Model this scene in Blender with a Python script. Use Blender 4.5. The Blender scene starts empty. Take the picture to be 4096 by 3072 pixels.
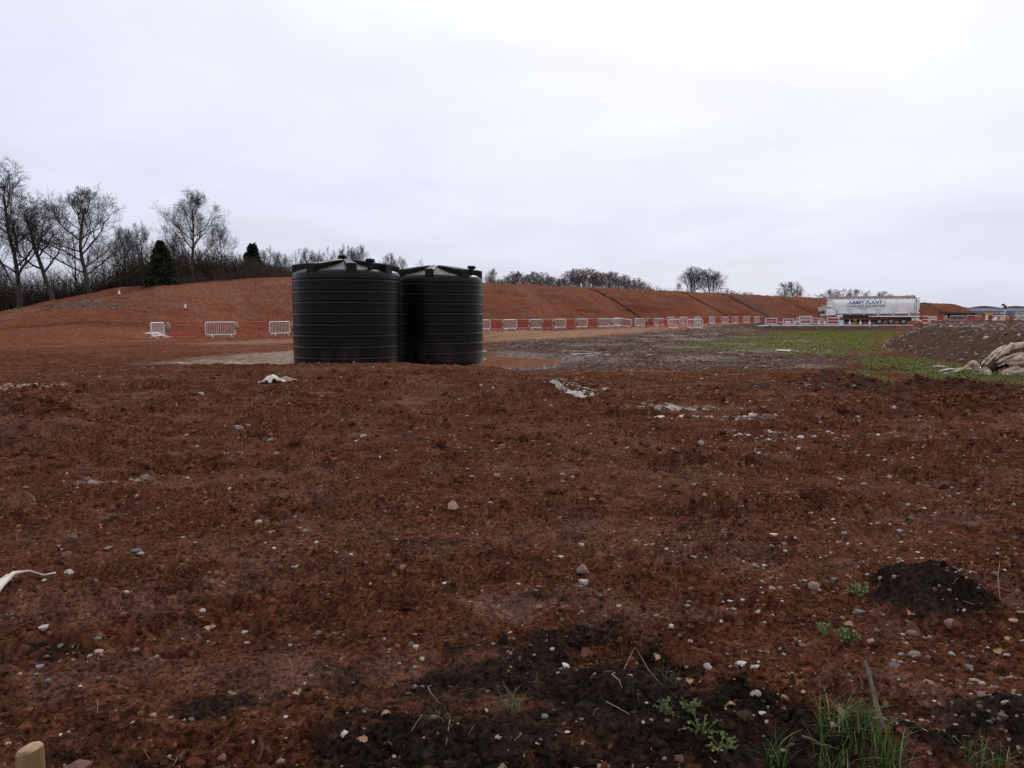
import bpy, bmesh, math, random
import numpy as np
from mathutils import Vector, Matrix

R = math.radians
scene = bpy.context.scene
col = scene.collection
random.seed(7)
rng = np.random.default_rng(7)

# ------------------------------------------------------------------ camera
EYE, FPX, CX, CY, PITCH = 1.65, 800.0, 512.0, 384.0, R(5.0)
cam_d = bpy.data.cameras.new('camera')
cam_d.sensor_width = 36.0
cam_d.lens = 36.0 * FPX / 1024.0
cam_d.clip_start = 0.05
cam_d.clip_end = 12000
cam = bpy.data.objects.new('camera', cam_d)
cam.location = (0, 0, EYE)
cam.rotation_euler = (math.pi / 2 - PITCH, 0, 0)
col.objects.link(cam)
scene.camera = cam

# ------------------------------------------------------------------ sky and sun
SUN_AZ, SUN_EL = R(16), R(36)          # azimuth to the right of the view axis
sun_dir = Vector((math.sin(SUN_AZ) * math.cos(SUN_EL), math.cos(SUN_AZ) * math.cos(SUN_EL), math.sin(SUN_EL)))
world = bpy.data.worlds.new('World')
scene.world = world
world.use_nodes = True
wt = world.node_tree
wt.nodes.clear()


def wn(t, **kw):
    n = wt.nodes.new(t)
    for k, v in kw.items():
        setattr(n, k, v)
    return n


sky = wn('ShaderNodeTexSky', sky_type='NISHITA', sun_disc=False)
sky.sun_elevation = SUN_EL
sky.sun_rotation = SUN_AZ
sky.air_density = 1.0
sky.dust_density = 3.0
tc = wn('ShaderNodeTexCoord')
sep = wn('ShaderNodeSeparateXYZ')
wt.links.new(tc.outputs['Generated'], sep.inputs[0])
ramp = wn('ShaderNodeValToRGB')
cr = ramp.color_ramp
cr.elements[0].position = 0.0
cr.elements[0].color = (.0688, .0716, .0835, 1)
cr.elements[1].position = 1.0
cr.elements[1].color = (.100, .101, .104, 1)
for p, c in ((.07, (.0708, .0740, .0872)), (.16, (.0768, .0800, .0945)), (.28, (.0825, .0852, .0990)), (.42, (.0918, .0938, .103))):
    e = cr.elements.new(p)
    e.color = (*c, 1)
wt.links.new(sep.outputs['Z'], ramp.inputs[0])
# cloud layer: project the direction on a plane above
zc = wn('ShaderNodeMath', operation='MAXIMUM'); zc.inputs[1].default_value = 0.0
wt.links.new(sep.outputs['Z'], zc.inputs[0])
za = wn('ShaderNodeMath', operation='ADD'); za.inputs[1].default_value = 0.16
wt.links.new(zc.outputs[0], za.inputs[0])
dx = wn('ShaderNodeMath', operation='DIVIDE'); dy = wn('ShaderNodeMath', operation='DIVIDE')
wt.links.new(sep.outputs['X'], dx.inputs[0]); wt.links.new(za.outputs[0], dx.inputs[1])
wt.links.new(sep.outputs['Y'], dy.inputs[0]); wt.links.new(za.outputs[0], dy.inputs[1])
cmb = wn('ShaderNodeCombineXYZ')
wt.links.new(dx.outputs[0], cmb.inputs[0]); wt.links.new(dy.outputs[0], cmb.inputs[1])
nz = wn('ShaderNodeTexNoise'); nz.inputs['Scale'].default_value = 1.1; nz.inputs['Detail'].default_value = 5
nz.inputs['Roughness'].default_value = .55; nz.inputs['Distortion'].default_value = .4
wt.links.new(cmb.outputs[0], nz.inputs['Vector'])
nm = wn('ShaderNodeMapRange'); nm.inputs[1].default_value = .3; nm.inputs[2].default_value = .7
nm.inputs[3].default_value = .91; nm.inputs[4].default_value = 1.07
wt.links.new(nz.outputs['Fac'], nm.inputs[0])
# brighter patch of cloud round the hidden sun
dt = wn('ShaderNodeVectorMath', operation='DOT_PRODUCT'); dt.inputs[1].default_value = sun_dir
wt.links.new(tc.outputs['Generated'], dt.inputs[0])
dm = wn('ShaderNodeMapRange'); dm.inputs[1].default_value = .45; dm.inputs[2].default_value = 1.0
dm.inputs[3].default_value = .965; dm.inputs[4].default_value = 1.16
wt.links.new(dt.outputs['Value'], dm.inputs[0])
mm = wn('ShaderNodeMath', operation='MULTIPLY')
wt.links.new(nm.outputs[0], mm.inputs[0]); wt.links.new(dm.outputs[0], mm.inputs[1])
m10 = wn('ShaderNodeMath', operation='MULTIPLY'); m10.inputs[1].default_value = 97.0
wt.links.new(mm.outputs[0], m10.inputs[0])
sc_ = wn('ShaderNodeVectorMath', operation='SCALE')
wt.links.new(ramp.outputs[0], sc_.inputs[0]); wt.links.new(m10.outputs[0], sc_.inputs['Scale'])
mx = wn('ShaderNodeMix', data_type='RGBA'); mx.inputs[0].default_value = .94
wt.links.new(sky.outputs[0], mx.inputs[6]); wt.links.new(sc_.outputs[0], mx.inputs[7])
bg = wn('ShaderNodeBackground'); bg.inputs['Strength'].default_value = .1
wt.links.new(mx.outputs[2], bg.inputs['Color'])
wo = wn('ShaderNodeOutputWorld')
wt.links.new(bg.outputs[0], wo.inputs['Surface'])

sl = bpy.data.lights.new('sun', 'SUN')
sl.energy = 1.3
sl.angle = R(14)
sl.color = (1.0, .97, .93)
so = bpy.data.objects.new('sun', sl)
so.rotation_euler = (-sun_dir).to_track_quat('-Z', 'Y').to_euler()
so.location = (0, 0, 60)
col.objects.link(so)
scene.view_settings.view_transform = 'Standard'
scene.view_settings.look = 'None'
scene.view_settings.exposure = 0.0
scene.view_settings.gamma = 1.0
scene.view_settings.use_curve_mapping = False
scene.cycles.use_denoising = False
scene.cycles.max_bounces = 6
scene.cycles.diffuse_bounces = 3
scene.cycles.volume_bounces = 0
scene.cycles.sample_clamp_indirect = 4.0

FWD = np.array([0, math.cos(PITCH), -math.sin(PITCH)])
UPV = np.array([0, math.sin(PITCH), math.cos(PITCH)])


def ray(px, py):
    d = FWD + np.array([1., 0, 0]) * (px - CX) / FPX + UPV * (CY - py) / FPX
    return d


def flat(px, py, z=0.0):
    """where the sight line through a pixel of the photograph meets height z"""
    d = ray(px, py)
    t = (z - EYE) / d[2]
    return (d[0] * t, d[1] * t)


def at(px, Y):
    """world X of a pixel column at distance Y"""
    return (px - CX) / FPX * Y


# ------------------------------------------------------------------ noise
def _h(ix, iy, s):
    ix = ix.astype(np.int64).astype(np.uint32); iy = iy.astype(np.int64).astype(np.uint32)
    h = ix * np.uint32(374761393) + iy * np.uint32(668265263) + np.uint32((s * 2246822519) & 0xffffffff)
    h = (h ^ (h >> np.uint32(13))) * np.uint32(1274126177)
    h = (h ^ (h >> np.uint32(16))) * np.uint32(2246822519)
    h = h ^ (h >> np.uint32(15))
    return h.astype(np.float64) / 4294967296.0


def perlin(x, y, s=0):
    x = np.asarray(x, float); y = np.asarray(y, float)
    ix = np.floor(x); iy = np.floor(y)
    fx = x - ix; fy = y - iy
    u = fx * fx * fx * (fx * (fx * 6 - 15) + 10); v = fy * fy * fy * (fy * (fy * 6 - 15) + 10)

    def g(a, b):
        an = _h(ix + a, iy + b, s) * 6.2831853
        return np.cos(an) * (fx - a) + np.sin(an) * (fy - b)
    n0 = g(0, 0) * (1 - u) + g(1, 0) * u
    n1 = g(0, 1) * (1 - u) + g(1, 1) * u
    return (n0 * (1 - v) + n1 * v) * 1.5


def fbm(x, y, s=0, o=4, g=.5):
    t = 0; a = 1.0; n = 0
    for k in range(o):
        t = t + a * perlin(x * 2 ** k + 17.3 * k, y * 2 ** k - 9.1 * k, s + k); n += a; a *= g
    return t / n


def worley(x, y, s=0):
    ix = np.floor(x); iy = np.floor(y)
    best = np.full(x.shape, 9.0); idv = np.zeros(x.shape)
    for a in (-1, 0, 1):
        for b in (-1, 0, 1):
            cx = ix + a; cy = iy + b
            d = np.hypot(cx + _h(cx, cy, s) - x, cy + _h(cx, cy, s + 1) - y)
            m = d < best
            best = np.where(m, d, best); idv = np.where(m, _h(cx, cy, s + 2), idv)
    return best, idv


def sm(a, b, x):
    t = np.clip((x - a) / (b - a), 0, 1)
    return t * t * (3 - 2 * t)


def inpoly(x, y, P):
    r = np.zeros(x.shape, bool); j = len(P) - 1
    for i in range(len(P)):
        xi, yi = P[i]; xj, yj = P[j]
        if yi != yj:
            r ^= ((yi > y) != (yj > y)) & (x < (xj - xi) * (y - yi) / (yj - yi) + xi)
        j = i
    return r


def polydist(x, y, P):
    d = np.full(x.shape, 1e9)
    for i in range(len(P)):
        ax, ay = P[i - 1]; bx, by = P[i]
        vx, vy = bx - ax, by - ay
        t = np.clip(((x - ax) * vx + (y - ay) * vy) / (vx * vx + vy * vy + 1e-9), 0, 1)
        d = np.minimum(d, np.hypot(x - ax - t * vx, y - ay - t * vy))
    return d


# ------------------------------------------------------------------ terrain
BK, BA, BN = 1.22, 80.5, 1.5775


def st(x, y):
    return (y - BK * x - BA) / BN, (x + BK * y) / BN


def crest_pt(px, s=20.0):
    """plan point on the embankment, s metres behind the barrier line, seen in a pixel column"""
    k = (px - CX) / FPX
    Y = (BA + BN * s) / (1 - BK * k)
    return np.array([k * Y, Y])


DOWN = np.array([.7734, -.6339])
MOUND = [(17.2, 38), (15.9, 33), (15.0, 29), (15.0, 25.8), (17, 22.8), (26, 18), (45, 18), (64, 60), (31, 64), (22.8, 49)]
PUD = (-.45, 28.6, 2.75, 5.6)


def bump(x, y, cx, cy, rx, ry, h, p=1.0):
    d = np.hypot((x - cx) / rx, (y - cy) / ry)
    return h * np.clip(1 - d * d, 0, 1) ** p


def fl(px, py):
    return flat(px, py)


HEAPS = []          # (px, py, rx, ry, h)
for a in ((30, 447, 1.5, .9, .36), (6, 425, 1.2, .9, .33),
          (832, 386, 1.0, .7, .27), (862, 390, .7, .6, .20), (905, 402, 1.0, .5, .13), (945, 395, .8, .6, .20),
          (990, 396, 1.0, .6, .18), (921, 388, .45, .4, .18), (888, 371, .6, .4, .10), (970, 412, .9, .35, .22), (1040, 408, 1.2, .4, .16), (905, 415, 1.1, .3, .14),
          (933, 606, .42, .44, .15), (916, 600, .25, .22, .04), (955, 608, .22, .2, .05),
          (715, 724, .26, .19, .11), (735, 700, .22, .14, .08), (822, 760, .22, .14, .10), (900, 768, .28, .17, .12), (1010, 732, .3, .2, .14),
          (625, 690, .35, .22, .09), (548, 395, .9, .32, .20), (566, 392, .6, .3, .17), (40, 402, .9, .35, .05),
          (800, 452, 1.6, .14, .09), (905, 470, 1.6, .12, .08), (700, 556, .8, .12, .07), (820, 462, 1.4, .10, -.07)):
    X, Y = fl(a[0], a[1])
    HEAPS.append((X, Y) + a[2:])


def H0(x, y):
    """large forms of the ground"""
    x = np.asarray(x, float); y = np.asarray(y, float)
    s, t = st(x, y)
    cre = np.interp(t, [0, 10, 15, 20, 23, 27.6, 32, 38.4, 44.8, 50.8, 60, 384, 414],
                    [0, .15, .55, 1.15, 1.7, 2.5, 3.35, 4.5, 5.25, 5.9, 6.1, 6.3, 0])
    s0 = np.interp(t, [16, 24, 30, 40], [-6, -1, 5.5, 8])
    wob = fbm(t * .12, s * .12, 31, 3) * .35
    up = np.clip((s - s0) / (20 - s0), 0, 1.05)
    up = np.minimum(up, 1.0) - .06 * np.exp(-((up - 1.02) / .12) ** 2)
    sp = np.interp(t, [22, 50], [21.0, 42])
    dn = sm(sp, sp + 9, s)
    back = np.minimum(cre, 1.2)
    emb = cre * up * (1 + .05 * wob) + np.where((s > s0), wob * np.clip(cre * .25, 0, .4) * up, 0)
    emb = emb * (1 - dn) + back * dn * np.where(s > s0, 1, 0)
    z = emb
    # platform of loose soil in front of the tanks
    a = np.interp(x, [-16, -9, -3, -1.5, -.6, .4, 4], [.06, .30, .36, .30, .26, .10, .06])
    z = z + a * sm(8, 18.5, y) * (1 - sm(20.6, 23.6, y - .15 * np.clip(-x - 6, 0, 20)))
    for (hx, hy, rx, ry, hh) in HEAPS:
        d = ((x - hx) / rx) ** 2 + ((y - hy) / ry) ** 2
        z = z + hh * np.clip(1 - d, 0, 1) ** 1.3
    # gravel heap on the right
    near = (x > 12) & (y < 75) & (y > 12)
    if np.any(near):
        d = polydist(x, y, MOUND)
        d = np.where(inpoly(x, y, MOUND), d, 0)
        z = z + np.where(near, 1.08 * sm(-.3, 2.7, d) * (1 + .10 * fbm(x * .35, y * .35, 41, 3)), 0)
    # low dark bank in front of the tanker
    bx, by = at(768, 97), 97.0
    d = ((x - bx) * .985 - (y - by) * .17); e = (y - by) + .17 * (x - bx)
    z = z + .20 * sm(-5, 0.5, d) * (1 - sm(17, 24, d)) * np.exp(-(e / 4.6) ** 2)
    z = z + np.where((y > 98) & (s < 6) & (x > 20), .14 * sm(98, 104, y), 0)
    # puddle hollow
    q = np.hypot((x - PUD[0]) / PUD[2], (y - PUD[1]) / PUD[3])
    z = z - .20 * (1 - sm(.62, 1.0, q + .16 * fbm(x * .8, y * .8, 5, 3)))
    # far ground drops a little and rolls
    r = np.hypot(x, y)
    z = z + np.where(r > 160, fbm(x * .006, y * .006, 61, 2) * 1.0 * sm(160, 500, r) - .4 * sm(160, 400, r), 0) * np.where(s > 0, 0, 1)
    return z


def peat_mask(x, y):
    m = 0
    for (px, py, rx, ry, w) in ((560, 655, .8, .4, .8), (500, 690, 1.0, .42, .95), (400, 762, .7, .36, 1.0), (380, 700, .35, .25, .6), (110, 600, .6, .3, .5), (600, 700, .75, .42, 1.0), (470, 740, .8, .35, .95), (440, 690, .45, .3, .7), (690, 745, .9, .35, 1.0), (560, 768, 1.3, .22, .9),
                                (933, 605, .34, .40, 1.5), (715, 720, .36, .26, 1.4), (770, 697, .22, .16, .8), (815, 757, .3, .2, 1.1), (905, 762, .36, .2, .8),
                                (1015, 735, .36, .24, 1.2), (215, 705, .28, .2, .8), (10, 650, .5, .5, .7), (60, 740, .4, .25, .6), (540, 610, .5, .35, .6), (645, 672, .6, .25, .8),
                                (60, 525, .9, .5, .45), (250, 570, .5, .3, .35), (120, 770, .5, .2, .5), (420, 545, .5, .3, .5), (300, 760, .5, .2, .5), (554, 393, .55, .28, .75), (940, 408, 1.6, .4, .5), (1010, 405, 1.0, .6, .6), (880, 400, 1.0, .3, .5)):
        X, Y = fl(px, py)
        m = np.maximum(m, w * np.exp(-(((x - X) / rx) ** 2 + ((y - Y) / ry) ** 2) * .9))
    n = fbm(x * 2.6, y * 2.6, 71, 4) * .75
    return sm(.40, .80, m * .92 + n * .85 + .35 * fbm(x * 9, y * 9, 73, 3, .65))


RUTS = ((8.7, -.10, .012, .20, .085, .8, 7.5), (9.75, -.08, .010, .20, .065, 1.0, 8.0), (12.4, .05, -.004, .26, .07, -3.0, 8.0), (6.35, .10, .0, .16, .055, -.6, 3.6), (7.05, .12, .0, .15, .04, -.2, 4.0),
        (4.3, -.22, .0, .12, .035, -3.0, -.6), (4.75, -.25, .0, .12, .035, -3.2, -.4), (14.8, .02, .0, .3, .08, -9, 5), (3.9, .35, .0, .10, .03, -2.4, -.2))


def micro(x, y, r):
    """clods, ruts and crumbs"""
    soil = 1 - sm(20, 24, y)
    soil = soil * (1 - .6 * sm(60, 90, r))
    w = sm(-.35, .35, fbm(x * .8, y * 1.0, 3, 4))               # loose against trodden patches
    z = fbm(x * .45, y * .6, 11, 3) * .035
    z = z + fbm(x * 1.6, y * 2.2, 12, 3) * .032
    amp = .42 + .66 * w
    d1, i1 = worley(x * 4.2 + .25 * fbm(x * 9, y * 9, 90, 2), y * 4.2, 21)
    z = z + amp * .09 * np.clip(.62 - d1, 0, 1) * (i1 > .5)
    d2, i2 = worley(x * 11 + .3 * fbm(x * 20, y * 20, 91, 2), y * 11, 25)
    z = z + amp * .068 * np.clip(.66 - d2, 0, 1) * (.35 + .65 * i2)
    d3, i3 = worley(x * 27, y * 27, 29)
    z = z + amp * .034 * np.clip(.7 - d3, 0, 1) * (.3 + .7 * i3)
    z = z + fbm(x * 8, y * 8, 33, 4, .68) * .058 * amp
    z = z - .065 * amp * sm(.22, .5, fbm(x * 2.7, y * 3.4, 35, 3))   # holes
    # tread marks left by a machine
    z = z + .010 * np.sin(x * 26 + 3 * fbm(x, y, 8, 2)) * np.exp(-((y - 5.6 - .15 * x) / .35) ** 2) * sm(.2, .6, x) * (1 - w)
    for (y0, k1, k2, wd, dp, xa, xb) in RUTS:             # wheel ruts with squeezed-up edges
        q = (y - (y0 + k1 * x + k2 * x * x) - .12 * fbm(x * .9, y * .2 + y0, 9, 2)) / wd
        z = z + 1.15 * dp * (-np.exp(-q * q) + .55 * np.exp(-(np.abs(q) - 1.7) ** 2 * 2.2)) * sm(xa, xa + 1.0, x) * (1 - sm(xb - 1.5, xb, x)) * (.6 + .8 * w)
    far = fbm(x * 1.3, y * 1.3, 51, 4) * .07 + fbm(x * 4, y * 4, 52, 3, .7) * .07
    fine = fbm(x * .4, y * .4, 55, 3) * .12 * sm(24, 60, y)
    return z * soil + (far + fine) * (1 - soil)


def H(x, y):
    x = np.atleast_1d(np.asarray(x, float)); y = np.atleast_1d(np.asarray(y, float))
    r = np.hypot(x, y)
    s, t = st(x, y)
    rows = np.where((s > 18.5) & (s < 23) & (t > 22), .34 * fbm(t * .8, s * .7, 16, 4, .65), 0) + np.where((s > 7) & (s < 20) & (t > 30), .11 * np.sin(s * 5.2 + 2.2 * fbm(t * .25, s * .3, 14, 2)) * (fbm(t * .3, s * .9, 15, 2) + .15), 0)
    return H0(x, y) + micro(x, y, r) * np.where(np.hypot((x - PUD[0]) / PUD[2], (y - PUD[1]) / PUD[3]) < .9, .35, 1.0) + rows


def Hs(x, y):
    return float(H(x, y)[0])


def ground_hit(px, py):
    d = ray(px, py)
    t = np.geomspace(1.5, 900, 5000)
    x, y, z = d[0] * t, d[1] * t, EYE + d[2] * t
    f = z - H0(x, y)
    i = int(np.argmax(f < 0))
    if f[i] >= 0:
        return None
    a, b = t[max(i - 1, 0)], t[i]
    fa, fb = f[max(i - 1, 0)], f[i]
    tt = a + (b - a) * fa / (fa - fb + 1e-9)
    return d[0] * tt, d[1] * tt


ZP = lambda P: [flat(a, b) for a, b in P]
Z_GRAV = ZP([(486, 341), (560, 339), (650, 332), (720, 326), (760, 330), (860, 350), (868, 358), (838, 366), (820, 369), (640, 370), (560, 370), (486, 371)])
Z_TRACK = ZP([(480, 330), (482, 342), (540, 339.5), (600, 336.2), (650, 332), (700, 327.5), (752, 324.5), (752, 322), (690, 324.5), (640, 327), (560, 331)])
Z_PALE = ZP([(150, 364), (200, 359), (240, 354), (300, 351), (340, 352), (340, 366), (240, 367), (180, 366)])
Z_PALE2 = ZP([(190, 343.5), (300, 338.5), (330, 338), (330, 342), (230, 345)])
Z_GRASS = ZP([(712, 346), (730, 341), (775, 335), (800, 331), (890, 331), (884, 346), (870, 353), (805, 352.5), (750, 349.5), (716, 350)])
Z_GRASS2 = ZP([(866, 358), (915, 359), (958, 367), (1030, 376), (1080, 398), (1010, 384), (950, 386), (915, 377), (880, 372)])
Z_GRASS3 = ZP([(845, 374), (862, 372), (885, 382), (880, 391), (860, 389)])
Z_BANK = ZP([(738, 326), (770, 322.5), (900, 323.5), (895, 331), (820, 331), (750, 330)])


def soft(x, y, P, w, n):
    d = polydist(x, y, P)
    d = np.where(inpoly(x, y, P), d, -d)
    return sm(-w, w, d + n)


def mixc(c, k, m):
    return c * (1 - m[:, None]) + np.asarray(k)[None, :] * m[:, None]


def paint(x, y):
    """true colours of soil, gravel and turf, and how wet they are"""
    r = np.hypot(x, y); s, t = st(x, y)
    n1 = fbm(x * .35, y * .6, 101, 4); n2 = fbm(x * 2.3, y * 3, 102, 4); n3 = fbm(x * 14, y * 14, 103, 3, .6)
    c = np.tile(np.array([.086, .0315, .0165]), (len(x), 1))
    c = mixc(c, (.138, .064, .041), sm(-.1, .6, n1 + .5 * n2) * .65)
    c = mixc(c, (.050, .019, .0120), sm(.05, .55, n2 - .4 * n1 + .3 * n3) * .75)
    ww_ = .55 + .5 * sm(-.35, .35, fbm(x * .8, y * 1.0, 3, 4))
    c = mixc(c, (.106, .046, .031), (1 - sm(-.45, .1, fbm(x * .8, y * 1.0, 3, 4))) * .45)
    c = mixc(c, (.20, .105, .074), ww_ * sm(.12, .5, fbm(x * 20, y * 20, 123, 3, .7)) * .75)
    c = mixc(c, (.034, .0135, .0085), ww_ * sm(.12, .5, fbm(x * 13 + 3, y * 14, 124, 3, .7)) * .75)
    c = mixc(c, (.135, .068, .050), sm(.08, .4, fbm(x * .9 + 7, y * 1.5, 125, 4, .6)) * .55)
    rough = np.full(len(x), .92)
    # dry red clay beyond the tanks and on the embankment
    dry = sm(27, 46, y) * 1.0
    cl = np.tile(np.array([.148, .0535, .0315]), (len(x), 1))
    cl = mixc(cl, (.195, .078, .048), sm(-.1, .5, fbm(x * .10, y * .10, 104, 4)) * .7)
    cl = mixc(cl, (.090, .031, .018), sm(.0, .5, fbm(t * .06, s * .45, 105, 4)) * .8)
    cl = mixc(cl, (.20, .095, .064), sm(.1, .5, fbm(t * .3 + s * .08, s * 1.1, 106, 3)) * .4)
    cl = mixc(cl, (.21, .10, .066), sm(14, 18, s) * (1 - sm(19.5, 22, s)) * .22)
    cl = mixc(cl, (.075, .029, .018), np.exp(-((s - 8.5) / 2.2) ** 2) * .4)
    stone = sm(.15, .5, fbm(x * .3, y * .3, 107, 3) + .2 * n3)
    cl = mixc(cl, (.17, .11, .088), stone * .35 * (s > 3))
    cl = mixc(cl, (.07, .024, .014), sm(.1, .6, fbm(x * .9, y * .5, 121, 4, .7)) * .55)
    cl = mixc(cl, (.22, .105, .07), sm(.2, .6, fbm(x * 1.1 + 4, y * .6, 122, 4, .7)) * .45)
    # long tracks worn on the ramp at the left
    rut = sm(.1, .5, fbm(t * .07, s * .55 + .1 * t, 108, 3)) * (t < 52)
    cl = mixc(cl, (.20, .088, .055), rut * .5)
    # heap of grey rubble on the ramp edge
    gx, gy = at(88, 66), 66
    cl = mixc(cl, (.105, .066, .050), .6 * sm(.3, .8, np.exp(-(((x - gx) / 4.2) ** 2 + ((y - gy) / 2.0) ** 2)) + .25 * n2))
    c = c * (1 - dry[:, None]) + cl * dry[:, None]
    nn = fbm(x * .5, y * .35, 110, 4) * 3.0
    m = soft(x, y, Z_GRAV, 1.6, nn * .6)
    sp = sm(-.05, .5, perlin(x * 7, y * 3.0, 111) + .5 * perlin(x * 15, y * 6, 112))
    gr = np.tile(np.array([.074, .044, .033]), (len(x), 1))
    gr = mixc(gr, (.034, .024, .019), sm(0, .5, n1 * 1.2 + n2 * .5))
    gr = mixc(gr, (.20, .145, .12), sp * .6 * sm(-.5, .2, n2 + .4))
    c = c * (1 - m[:, None]) + gr * m[:, None]
    wet = m * sm(.0, .5, fbm(x * .3, y * .22, 113, 4) + .1)
    m = soft(x, y, Z_PALE, 1.0, nn * .35)
    pal = mixc(np.tile(np.array([.26, .19, .15]), (len(x), 1)), (.17, .10, .07), sm(0, .5, n2 + n1))
    pal = mixc(pal, (.36, .33, .30), sm(.1, .5, fbm(x * 1.2, y * .5, 114, 3)))
    c = c * (1 - m[:, None] * .9) + pal * m[:, None] * .9
    m = soft(x, y, Z_PALE2, 1.5, nn * .5)
    c = mixc(c, (.24, .15, .10), m * .7)
    m = soft(x, y, Z_TRACK, 2.0, nn * .5) * (1 - sm(5, 8, s))
    trk = mixc(np.tile(np.array([.26, .155, .10]), (len(x), 1)), (.20, .11, .07), sm(-.1, .5, fbm(t * .1, s * .8, 115, 4)))
    c = c * (1 - m[:, None]) + trk * m[:, None]
    m = soft(x, y, Z_BANK, 3.0, nn * .8)
    c = mixc(c, (.062, .042, .036), m * .95)
    dm = np.where(inpoly(x, y, MOUND), polydist(x, y, MOUND), -1)
    m = sm(-.2, .35, dm + .5 * n2)
    md = np.tile(np.array([.072, .045, .031]), (len(x), 1))
    md = mixc(md, (.06, .036, .026), sm(0, .5, fbm(x * .4, y * .7, 117, 4)))
    md = mixc(md, (.085, .075, .03), sm(.15, .5, fbm(x * .3 + 9, y * .3, 118, 3)) * .5 * sm(2.6, 4.5, dm))
    md = mixc(md, (.13, .085, .065), sm(.1, .5, n3 + n2) * .6)
    c = c * (1 - m[:, None]) + md * m[:, None]
    g = np.maximum(soft(x, y, Z_GRASS, 3.2, nn * 1.4), np.maximum(soft(x, y, Z_GRASS2, .7, nn * .25), soft(x, y, Z_GRASS3, .4, nn * .15)))
    g = g * (1 - m)
    g = np.clip(g * (.7 + 1.0 * sm(-.4, .15, fbm(x * .8, y * .5, 119, 4))), 0, 1)
    gc = mixc(np.tile(np.array([.095, .108, .024]), (len(x), 1)), (.080, .078, .028), sm(0.1, .5, fbm(x * .5, y * .4, 120, 4)))
    c = c * (1 - .96 * g[:, None]) + gc * .96 * g[:, None]
    rough = rough + (.92 - rough) * np.clip(g * 1.3, 0, 1)
    # dark mud at the edge of the turf
    m = sm(.3, .6, np.exp(-((x - 9.5) / 5.5) ** 2 - ((y - 17.2) / 2.2) ** 2) * (.7 + n2)) * (1 - g) * .8
    c = mixc(c, (.05, .032, .024), m)
    pm = peat_mask(x, y)
    c = mixc(c, mixc(np.tile(np.array([.0150, .0118, .0102]), (len(x), 1)), (.034, .026, .022), sm(.1, .5, n3 + .4 * n2) * .7)[:, :], pm * .92) if False else c * (1 - .92 * pm[:, None]) + mixc(np.tile(np.array([.0185, .0138, .0112]), (len(x), 1)), (.036, .027, .022), sm(.1, .5, n3 + .4 * n2) * .7) * .92 * pm[:, None]
    # pale washed sand, lime dust and litter stains
    for (px, py, rx, ry, cc, a) in ((620, 372, 2.6, .35, (.22, .12, .08), .6), (28, 400, 1.0, .55, (.36, .24, .20), .8), (40, 398, .5, .25, (.55, .48, .44), .6), (750, 421, .55, .3, (.24, .19, .16), .8),
                                (672, 411, .8, .45, (.27, .17, .13), .7), (115, 483, .35, .12, (.4, .33, .3), .6), (560, 398, .6, .2, (.3, .24, .2), .5), (70, 610, .9, .3, (.15, .07, .048), .6), (500, 610, .3, .25, (.16, .08, .06), .6)):
        X, Y = fl(px, py)
        mm_ = a * sm(.25, .7, np.exp(-(((x - X) / rx) ** 2 + ((y - Y) / ry) ** 2)) + .45 * n2 + .2 * n3 - .05)
        c = mixc(c, cc, mm_)
    q = np.hypot((x - PUD[0]) / PUD[2], (y - PUD[1]) / PUD[3])
    shore = (1 - sm(.75, 1.25, q))
    rough = rough - .13 * wet - .10 * shore
    return np.clip(c, .004, .9), rough


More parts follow.
